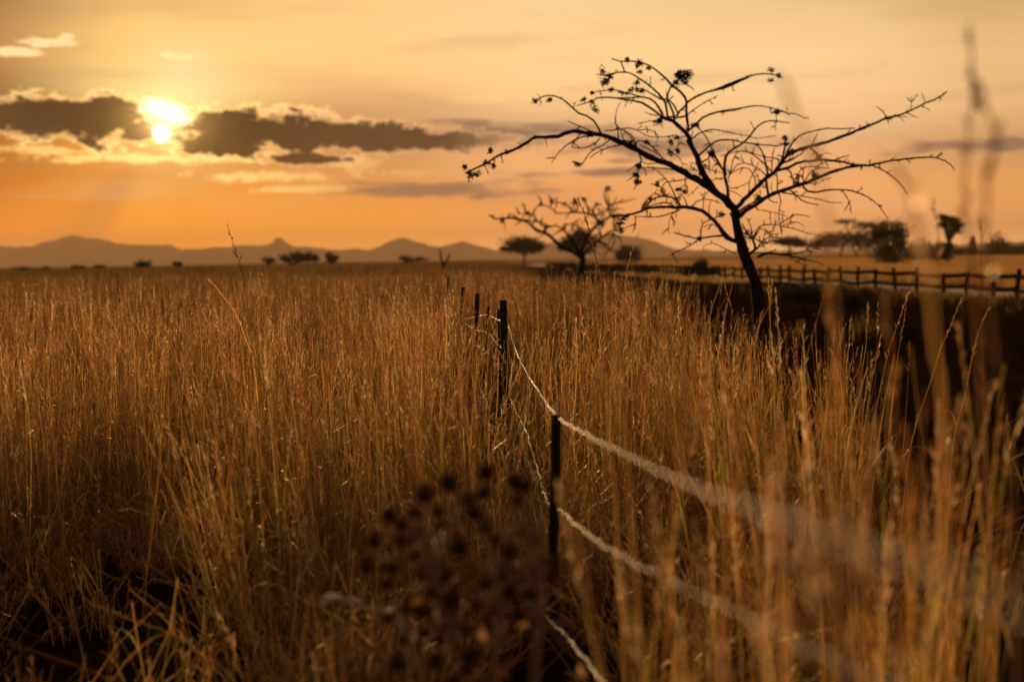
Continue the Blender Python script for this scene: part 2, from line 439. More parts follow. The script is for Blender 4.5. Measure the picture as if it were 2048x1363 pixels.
def clump_mesh(seed, n, rad, h0, h1, wid, leaves=2, lean=.12, headp=.6, seg=5, low=0, rich=1., tone=1.):
    rnd = random.Random(seed); mb = MB()
    for _ in range(n):
        r = rad * math.sqrt(rnd.random()); a = rnd.uniform(0, 2*PI)
        stalk(mb, rnd, Vector((r*math.cos(a), r*math.sin(a), 0)), rnd.uniform(h0, h1), rnd.uniform(.01, lean), wid * rnd.uniform(.7, 1.3), rnd.random() < headp, leaves, seg=seg, rich=rich)
    for _ in range(low):                                # fallen and crossing blades near the foot
        r = rad * 1.3 * math.sqrt(rnd.random()); a = rnd.uniform(0, 2*PI)
        stalk(mb, rnd, Vector((r*math.cos(a), r*math.sin(a), 0)), rnd.uniform(.2, .6), rnd.uniform(.4, 1.3), wid, False, 1, seg=3)
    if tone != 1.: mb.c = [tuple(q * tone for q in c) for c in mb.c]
    return mb.mesh('grass_clump', MAT['grass'])
def stuff_instances(name, label, sources, points):
    """one object of kind stuff: a point cloud with geometry nodes that stand a clump on every point"""
    coll = bpy.data.collections.new(name + '_sources')
    for i, me in enumerate(sources):
        o = bpy.data.objects.new('clump_%02d' % i, me); coll.objects.link(o)
    me = bpy.data.meshes.new(name); me.from_pydata([p[0] for p in points], [], [])
    for nm, ty, k in (('rot', 'FLOAT_VECTOR', 1), ('scl', 'FLOAT_VECTOR', 2)):
        at_ = me.attributes.new(nm, ty, 'POINT'); fl = []
        for p in points: fl += list(p[k])
        at_.data.foreach_set('vector', fl)
    at_ = me.attributes.new('idx', 'INT', 'POINT'); at_.data.foreach_set('value', [p[3] for p in points])
    me.materials.append(MAT['grass'])
    o = bpy.data.objects.new(name, me); C.objects.link(o); tag(o, label, 'grass', kind='stuff')
    ng = bpy.data.node_groups.new(name + '_nodes', 'GeometryNodeTree')
    ng.interface.new_socket('Geometry', in_out='INPUT', socket_type='NodeSocketGeometry')
    ng.interface.new_socket('Geometry', in_out='OUTPUT', socket_type='NodeSocketGeometry')
    gi = ng.nodes.new('NodeGroupInput'); go = ng.nodes.new('NodeGroupOutput')
    ci = ng.nodes.new('GeometryNodeCollectionInfo'); ci.inputs['Collection'].default_value = coll
    ci.inputs['Separate Children'].default_value = True; ci.inputs['Reset Children'].default_value = True
    io = ng.nodes.new('GeometryNodeInstanceOnPoints'); io.inputs['Pick Instance'].default_value = True
    def na(nm, t):
        x = ng.nodes.new('GeometryNodeInputNamedAttribute'); x.data_type = t; x.inputs[0].default_value = nm
        return [s for s in x.outputs if s.enabled and s.name == 'Attribute'][0]
    er = ng.nodes.new('FunctionNodeEulerToRotation')
    L = ng.links.new
    L(gi.outputs[0], io.inputs['Points']); L(ci.outputs[0], io.inputs['Instance'])
    L(na('idx', 'INT'), io.inputs['Instance Index']); L(na('rot', 'FLOAT_VECTOR'), er.inputs[0])
    L(er.outputs[0], io.inputs['Rotation']); L(na('scl', 'FLOAT_VECTOR'), io.inputs['Scale'])
    L(io.outputs[0], go.inputs[0])
    md = o.modifiers.new('clumps', 'NODES'); md.node_group = ng
    return o
def nz(x, y, s, k=0): return mnoise.noise(Vector((x * s, y * s, k)))
def tall_grass():
    rnd = random.Random(5)
    near = [clump_mesh(100 + i, 20, .17, .7, 1.2, .0017, 3, .19, .65, low=5) for i in range(9)]
    tangle = [clump_mesh(600 + i, 26, .2, .15, .55, .0018, 2, .7, .25, seg=4, low=8) for i in range(4)]
    tallies = [clump_mesh(700 + i, 3, .2, 1.2, 1.42, .0021, 1, .22, 1., rich=1.8) for i in range(5)]
    mid = [clump_mesh(200 + i, 42, .38, .75, 1.22, .0032, 1, .12, .7, seg=3, rich=.6, tone=.55) for i in range(5)]  # colour darkened to stand in for shade on the backlit canopy
    far = [clump_mesh(300 + i, 110, 1.25, .8, 1.2, .008, 0, .12, .6, seg=2, rich=.5, tone=.36) for i in range(4)]  # darker still: shade of the distant canopy put into the clump colour
    pts = []
    def put(x, y, base, cnt, s):
        v = 1 + .22 * nz(x, y, .22, 4) + .10 * nz(x, y, .9, 2)
        z = s * v * rnd.uniform(.86, 1.12)
        w = s * rnd.uniform(.85, 1.2)
        tilt = Matrix.Rotation(rnd.uniform(-.06, .06) + .2 * nz(x, y, .6, 11), 3, 'X') @ Matrix.Rotation(rnd.uniform(-.06, .06) + .2 * nz(x, y, .6, 15), 3, 'Y')
        e = (tilt @ Matrix.Rotation(rnd.uniform(0, 2*PI), 3, 'Z')).to_euler()
        pts.append(((x, y, 0), (e.x, e.y, e.z), (w, w, z), base + rnd.randrange(cnt)))
    # near zone
    y = 2.0
    tries = 0
    def band(y0, y1, dens, base, cnt, sc_, wedge=.46):
        area = wedge * (y1*y1 - y0*y0) + 1.6 * (y1 - y0)
        for _ in range(int(area * dens)):
            yy = math.sqrt(rnd.uniform(y0*y0, y1*y1)); half = wedge * yy + .8
            xx = rnd.uniform(-half, half)
            if xx > edge(yy):
                if not (xx < edge(yy) + .5 and rnd.random() < .12): continue
            d = 1.
            if yy < 14:
                fx = .03 - .045 * (yy - 8)               # fence line
                if xx < fx - .1:
                    st = 5.1 + .5 * nz(xx, yy, .8, 9) + (0.5 if xx < -1.4 else 0)
                    if xx < -.21 * yy: st += .9
                    if yy < st: d = .12 if yy > 4.9 else 0.
                    elif yy < st + 1.2: d = .55
                else:
                    if yy < 3.0: d = .0
                    elif yy < 4.6: d = .28
                    elif yy < 6.5: d = .6
                    if xx > edge(yy) * .60: d *= .5
                    if xx > edge(yy) * .80: d *= .4
                if abs(xx - fx) < .26 and yy < 13: d *= .06
                if -.10 < xx < .30 and yy < 8.8: d *= .06
                if -.55 < xx <= -.10 and yy < 5.6: d *= .1
                q = nz(xx, yy, .85, 1)
                if q < -.16: d *= .2
                if xx < -.26 * yy and yy < 9.5 and nz(xx, yy, .6, 7) < .15: d *= .22
            if rnd.random() > d: continue
            put(xx, yy, base, cnt, sc_)
    band(2.4, 16, 11.5, 0, 9, 1.)
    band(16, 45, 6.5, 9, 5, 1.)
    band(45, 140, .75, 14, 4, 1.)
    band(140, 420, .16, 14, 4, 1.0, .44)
    for _ in range(420):                                # low tangled grass in the open foreground
        yy = rnd.uniform(3.4, 8.5); xx = rnd.uniform(-.5 * yy, min(edge(yy), .4 * yy))
        if (xx < -.16 * yy and yy < 7.) or xx > .75 * edge(yy):
            if rnd.random() < .88: continue
        if -.25 < xx < .4 and yy < 6.2: continue
        q = rnd.uniform(.7, 1.2); pts.append(((xx, yy, 0), (rnd.uniform(-.2, .2), rnd.uniform(-.2, .2), rnd.uniform(0, 6)), (q, q, q * (.55 if yy < 4.5 else .9)), 18 + rnd.randrange(4)))
    for _ in range(420):                                # taller stalks with full heads
        yy = math.sqrt(rnd.uniform(36, 24 * 24)); xx = rnd.uniform(-.44 * yy, edge(yy))
        if abs(xx - (.03 - .045 * (yy - 8))) < .25 and yy < 12: continue
        q = rnd.uniform(.85, 1.05); pts.append(((xx, yy, 0), (rnd.uniform(-.06, .06), rnd.uniform(-.06, .06), rnd.uniform(0, 6)), (q, q, q), 22 + rnd.randrange(5)))
    # thin seams of grass left in the burnt strip
    for _ in range(420):
        yy = rnd.uniform(20, 75); xx = rnd.uniform(edge(yy) + .3, railx(yy) - .5)
        if nz(xx, yy, .25, 3) < .18: continue
        pts.append(((xx, yy, 0), (rnd.uniform(-.1, .1), rnd.uniform(-.1, .1), rnd.uniform(0, 6)), (.7, .7, rnd.uniform(.25, .5)), rnd.randrange(9)))
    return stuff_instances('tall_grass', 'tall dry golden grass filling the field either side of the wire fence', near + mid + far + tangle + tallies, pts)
tall_grass()
def burnt_tufts():
    rnd = random.Random(19); src = []
    for i in range(4):
        me = clump_mesh(800 + i, 30, .14, .06, .3, .003, 0, .5, 0., seg=2); me.materials[0] = MAT['char']; src.append(me)
    pts = []
    for _ in range(5000):
        yy = math.sqrt(rnd.uniform(25, 70 * 70)); xx = rnd.uniform(edge(yy) - .2, min(railx(yy) - .3, .5 * yy + 2))
        if xx < edge(yy) - .1: continue
        q = rnd.uniform(.6, 1.6); pts.append(((xx, yy, 0), (0, 0, rnd.uniform(0, 6)), (q, q, q), rnd.randrange(4)))
    return stuff_instances('burnt_stubble', 'black burnt stubble left on the charred strip', src, pts)
burnt_tufts()
def short_grass():
    rnd = random.Random(9)
    src = [clump_mesh(400 + i, 60, .7, .12, .3, .006, 1, .4, .2, seg=2, rich=.4) for i in range(4)]
    pts = []
    for _ in range(30000):
        yy = math.sqrt(rnd.uniform(45*45, 400*400)); xx = rnd.uniform(railx(yy) + 7.4, .44 * yy + 6)
        if xx < railx(yy) + 7.4: continue
        s = rnd.uniform(.8, 1.3) * (1 + yy / 200)
        pts.append(((xx, yy, 0), (0, 0, rnd.uniform(0, 6)), (s, s, rnd.uniform(.8, 1.4)), rnd.randrange(4)))
    for _ in range(500):                                # verge between the rails and the road
        yy = rnd.uniform(34, 200); xx = railx(yy) + rnd.uniform(-1.6, .5)
        pts.append(((xx, yy, 0), (0, 0, rnd.uniform(0, 6)), (1, 1, rnd.uniform(.6, 1.2)), rnd.randrange(4)))
    return stuff_instances('short_grass', 'short pale grass on the open field beyond the road', src, pts)
short_grass()

# ------------------------------------------------------------------ single grass stalks that stand out
def single(label, pts, wid=.0022, headlen=.25, hcol=None, cols=None, leaves=0, seed=1, rich=1.6, name='grass_stalk', head=True, ground=True):
    rnd = random.Random(seed)
    P = [at(*p) for p in pts][::-1]                     # traced tip first, stored foot first
    if ground and P[0].z > .02:
        f = P[0]; P = [Vector((f.x + (P[0].x - P[1].x) * .6, f.y, 0))] + P
    S = [v for v, r in smooth_path([(p, 1.) for p in P], .05)]
    mb = MB(); stalk(mb, rnd, S[0], 1, path=S, wid=wid, head=head, headlen=headlen, hcol=hcol, cols=cols, leaves=leaves, rich=rich)
    o = mb.build(name, MAT['grass'], loc=(P[0].x, P[0].y, 0)); tag(o, label, 'grass stalk', 'single grass stalks standing above the rest'); return o
DK = (.10, .045, .02); BR = (.30, .13, .05); PL = (.60, .42, .26); GD = (.55, .32, .12)
single('dark-headed stalk rising above the left horizon, tallest in the left field', [(456, 452, 7.6), (468, 492, 7.6), (480, 530, 7.6), (492, 590, 7.65), (500, 660, 7.7), (506, 760, 7.7)], .0026, .30, DK, BR, 0, 1)
single('pale stalk leaning left just below the dark-headed stalk', [(420, 560, 7.8), (447, 592, 7.8), (472, 628, 7.8), (492, 680, 7.8), (512, 760, 7.8)], .0026, .3, GD, GD, 0, 2)
single('straight dark stalk nearest the left edge under the horizon', [(236, 548, 7.8), (238, 600, 7.8), (243, 660, 7.8), (247, 760, 7.8)], .0028, .14, DK, BR, 0, 3)
single('big red-brown seed plume in front of the far bare tree', [(1157, 400, 9.2), (1172, 437, 9.2), (1180, 470, 9.2), (1190, 510, 9.2), (1202, 560, 9.2), (1212, 640, 9.2), (1216, 740, 9.2)], .0036, .42, (.16, .06, .03), BR, 1, 4, 4.)
single('thin forked stalk just right of the red-brown plume', [(1281, 458, 9.4), (1268, 492, 9.4), (1256, 530, 9.4), (1248, 590, 9.4), (1243, 680, 9.4)], .0026, .3, GD, GD, 0, 5)
single('pale stem arched over to the left in the middle of the left field', [(532, 886, 7.4), (580, 882, 7.4), (625, 880, 7.4), (670, 892, 7.4), (710, 925, 7.4), (745, 975, 7.4), (775, 1050, 7.4)], .0026, .22, PL, PL, 0, 6, 1.)
single('short pale stem bent level above the arched stem', [(718, 776, 8.6), (745, 777, 8.6), (790, 780, 8.6), (808, 800, 8.6), (815, 860, 8.6)], .002, .1, PL, GD, 0, 7, .7)
single('tallest blurred stalk near the right edge, reaching the top of the sky', [(1938, 45, 2.2), (1944, 110, 2.2), (1946, 190, 2.2), (1938, 260, 2.2), (1932, 330, 2.2), (1929, 420, 2.2), (1945, 560, 2.25), (1960, 800, 2.3), (1970, 1100, 2.3)], .0042, .42, (.22, .11, .06), (.34, .19, .09), 0, 8, 2.2)
single('blurred kinked stalk beside the tallest one at the right edge', [(1952, 170, 1.9), (1972, 215, 1.9), (1990, 268, 1.9), (1988, 310, 1.9), (1974, 370, 1.9), (1971, 440, 1.9), (1976, 560, 1.95), (2000, 800, 2.), (2030, 1100, 2.)], .0042, .36, (.22, .10, .06), (.34, .19, .09), 0, 9, 2.2)
single('pale blurred stalk crossing the right half of the big bare tree', [(1572, 165, 1.55), (1590, 225, 1.55), (1618, 300, 1.55), (1645, 380, 1.55), (1662, 470, 1.6), (1668, 620, 1.65), (1690, 900, 1.7), (1720, 1200, 1.75)], .0028, .2, PL, GD, 0, 10, 1.)
single('pale blurred stalk arched left over the far dark green tree', [(1785, 325, 1.7), (1815, 375, 1.7), (1834, 450, 1.7), (1850, 530, 1.75), (1868, 700, 1.8), (1890, 1000, 1.85)], .0036, .2, PL, GD, 0, 11, 1.)
single('golden stalk leaning right, its tip below the rail fence', [(1816, 588, 7.4), (1798, 640, 7.4), (1778, 700, 7.4), (1760, 780, 7.4), (1738, 900, 7.4)], .003, .34, GD, GD, 1, 12, 2.2)
single('golden stalk leaning right over the burnt ground, second from the right edge', [(1922, 598, 7.2), (1902, 650, 7.2), (1880, 700, 7.2), (1862, 760, 7.2), (1820, 900, 7.2)], .003, .3, GD, GD, 1, 13, 1.8)
single('rightmost golden stalk leaning over the burnt ground', [(1978, 612, 6.9), (1958, 660, 6.9), (1945, 710, 6.9), (1930, 790, 6.9), (1905, 900, 6.9)], .003, .26, GD, GD, 1, 14, 1.8)
single('thin dark upright stalk between the small tree and round bush on the right', [(1961, 433, 5.2), (1962, 470, 5.2), (1961, 520, 5.2), (1964, 650, 5.2), (1968, 900, 5.2)], .002, .1, DK, BR, 0, 15, .6)
single('brown upright stalk whose tip stands beside the small windswept tree', [(1867, 415, 4.2), (1876, 450, 4.2), (1877, 500, 4.2), (1882, 600, 4.2), (1890, 850, 4.2)], .0024, .16, BR, BR, 0, 16, 1.)
single('long loose stem crossing low at the right edge', [(2060, 895, 6.2), (2000, 935, 6.2), (1940, 985, 6.2), (1880, 1040, 6.2), (1830, 1120, 6.2)], .0022, .12, GD, GD, 0, 17, .8)
PK = (.72, .48, .30)
for k, (nm, X, Y, d, t) in enumerate((('pale pink blurred plume beside the end of the top wire', 1555, 985, 1.75, 1300), ('pale pink blurred plume right of the first pink one, lower', 1625, 1055, 1.6, 1363),
        ('widest pale pink blurred plume, third along from the top wire', 1695, 1040, 1.7, 1363), ('blurred golden stalk against the burnt ground under the rail fence', 1772, 605, 2.3, 1000),
        ('low blurred pale plume near the bottom edge right of the fence', 1440, 1300, 1.9, 1500), ('blurred golden stalk nearest the right side of the big trunk', 1655, 560, 2.4, 1100))):
    thin = k in (3, 5)
    single(nm, [(X - 4, Y, d), (X + 4, Y + 60, d), (X + 14, Y + 140, d), (X + 22, t + 150, d + .05)], .0028 if thin else .0042, .2 if thin else .17, GD if thin else PK, GD, 0, 40 + k, 1.1 if thin else 3.2)
# blurred stalks close to the camera on the right of the fence
rn = random.Random(77)
def near_stalks():
    src = [clump_mesh(500 + i, 2, .05, 1.0, 1.45, .0028, 1, .10, 1.0, rich=1.6) for i in range(5)]
    pts = []
    rnd = random.Random(31)
    for px, d in [(1290, 3.2), (1340, 2.6), (1390, 2.9), (1440, 2.4), (1480, 3.4), (1530, 2.0), (1560, 2.7), (1600, 2.3), (1625, 3.1), (1650, 1.9), (1700, 2.5), (1730, 3.3), (1760, 2.2),
                  (1800, 2.9), (1850, 3.6), (1890, 2.7), (1240, 3.9), (1420, 3.8), (1510, 4.2), (1580, 3.9), (1680, 4.1), (1770, 4.0), (2000, 3.4), (760, 3.0), (700, 3.4), (640, 3.7), (1205, 3.2), (1270, 3.6), (1310, 2.8), (1365, 3.3), (1405, 2.2), (1455, 3.0), (1495, 2.5), (1545, 3.2), (1590, 2.8), (1640, 2.5), (1665, 3.4), (1720, 2.1), (1745, 2.9), (1790, 2.5), (1825, 3.2), (1875, 2.3), (1930, 3.1), (670, 2.7), (730, 2.4), (860, 3.0), (1690, 2.9), (1715, 3.7), (1735, 2.3), (1775, 3.3), (1812, 2.1), (1835, 3.9), (1860, 2.9), (1905, 3.5), (1960, 2.6), (1985, 3.9), (1610, 3.6), (1575, 2.1), (1505, 3.7), (1470, 2.2)]:
        x = (px - 1024) / F * d; s = rnd.uniform(.75, 1.05) if px > 1000 else rnd.uniform(.42, .55)
        pts.append(((x, d, 0), (rnd.uniform(-.05, .05), rnd.uniform(-.06, .06), rnd.uniform(0, 6)), (s, s, s), rnd.randrange(5)))
    return stuff_instances('near_grass', 'out of focus golden grass close to the camera', src, pts)
near_stalks()

# ------------------------------------------------------------------ traced bare trees
REG = {1: (900, 100, 4.26), 2: (1200, 100, 5.68), 3: (1200, 280, 4.867), 4: (1440, 200, 5.68), 5: (1560, 160, 4.542),
       6: (960, 360, 4.868), 7: (1440, 400, 5.679), 8: (1600, 400, 4.571), 9: (1400, 80, 2.622)}
def T(reg, *pts):
    x0, y0, s = REG[reg]; return [(x0 + a / s, y0 + b / s) for a, b in pts]
class Skeleton:
    """branches traced in 2D directions, given real depth by growing each from its parent in 3D"""
    def __init__(s, d0, seed, spread): s.pts = []; s.d0 = d0; s.rnd = random.Random(seed); s.spread = spread
    def path(s, pl, r0, r1, slope=None):
        px, py = pl[0]; best = None
        for q in s.pts:
            dd = (q[0]-px)**2 + (q[1]-py)**2
            if best is None or dd < best[0]: best = (dd, q)
        d = s.d0 if best is None or best[0] > 60**2 else best[1][2]
        if slope is None: slope = s.rnd.uniform(-1, 1) * s.spread
        P = []; L = 0; tot = sum(math.dist(a, b) for a, b in zip(pl, pl[1:])) or 1
        for i, (x, y) in enumerate(pl):
            if i: L += math.dist(pl[i-1], (x, y))
            t = L / tot; dd = d + slope * L * s.d0 / F; m = s.d0 / F
            P.append((at(x, y, dd), (r0 + (r1 - r0) * t) * m))
            s.pts.append((x, y, dd))
        # denser registration for later children
        for (a, b) in zip(s.pts[-len(pl):], s.pts[-len(pl)+1:]):
            for k in (.33, .66): s.pts.append(tuple(a[j] + (b[j]-a[j]) * k for j in range(3)))
        return P
def limb_mesh(mb, P, rnd, scale, knob=.12, thorn=True, wob=.25):
    S = smooth_path(P, 9 * scale)
    V = []; Rr = []
    for i, (v, r) in enumerate(S):
        j = Vector((rnd.uniform(-1, 1), rnd.uniform(-1, 1), rnd.uniform(-1, 1))) * r * wob
        V.append(v + (j if 0 < i < len(S)-1 else j * 0)); Rr.append(r * (1 + rnd.uniform(-knob, knob)))
    mb.tube(V, Rr, 6 if Rr[0] < 5 * scale else 9)
    if thorn:
        for i in range(1, len(V) - 1):
            if Rr[i] > 4 * scale: continue
            for _ in range(rnd.choice((0, 1, 1, 2))):
                t = (V[i+1] - V[i-1]).normalized(); o = t.orthogonal(); o.rotate(Matrix.Rotation(rnd.uniform(0, 2*PI), 3, t))
                L = rnd.uniform(2.0, 4.5) * scale * (1 if rnd.random() < .9 else 2.2)
                d = (o + t * rnd.uniform(-.2, .5)).normalized()
                mb.tube([V[i], V[i] + d * (Rr[i] + L)], [1.0 * scale, .25 * scale], 3)
    return V, Rr
def twiglets(mb, V, rnd, scale, n, L0=14, L1=40):
    for _ in range(n):
        if len(V) < 4: return
        i = rnd.randrange(max(1, len(V) // 4), len(V) - 1); t = (V[min(i+1, len(V)-1)] - V[i-1]).normalized()
        o = t.orthogonal(); o.rotate(Matrix.Rotation(rnd.uniform(0, 2*PI), 3, t)); d = (t * rnd.uniform(.2, .9) + o).normalized()
        L = rnd.uniform(L0, L1) * scale; P = [V[i]]; cur = Vector((rnd.uniform(-1, 1), rnd.uniform(-1, 1), rnd.uniform(-1, .4))) * .5
        for k in range(4):
            P.append(P[-1] + d * L / 4); d = (d + cur * .35).normalized()
        limb_mesh(mb, [(p, (1.1 - .15 * k) * scale) for k, p in enumerate(P)], rnd, scale, .1, True, .1)
def leaf_cluster(c, r, rnd, n, size, flat=.7):
    mb = MB(); ax = Vector((rnd.gauss(0, 1), rnd.gauss(0, 1), rnd.gauss(-.4, .8))).normalized(); k = rnd.uniform(.5, 1.2)
    for _ in range(n):
        d = Vector((rnd.gauss(0, 1), rnd.gauss(0, 1), rnd.gauss(0, 1) * flat)); d.normalize(); d *= r * rnd.random() ** .8 * .75
        d += ax * rnd.uniform(-.3, 1) * r * k
        p = c + d; a = Vector((rnd.gauss(0, 1), rnd.gauss(0, 1), rnd.gauss(0, 1))).normalized(); b = a.orthogonal().normalized()
        s1 = size * rnd.uniform(.6, 1.6); s2 = s1 * rnd.uniform(.25, .5)
        mb.quad(p - a * s1, p + b * s2, p + a * s1, p - b * s2)
    return mb

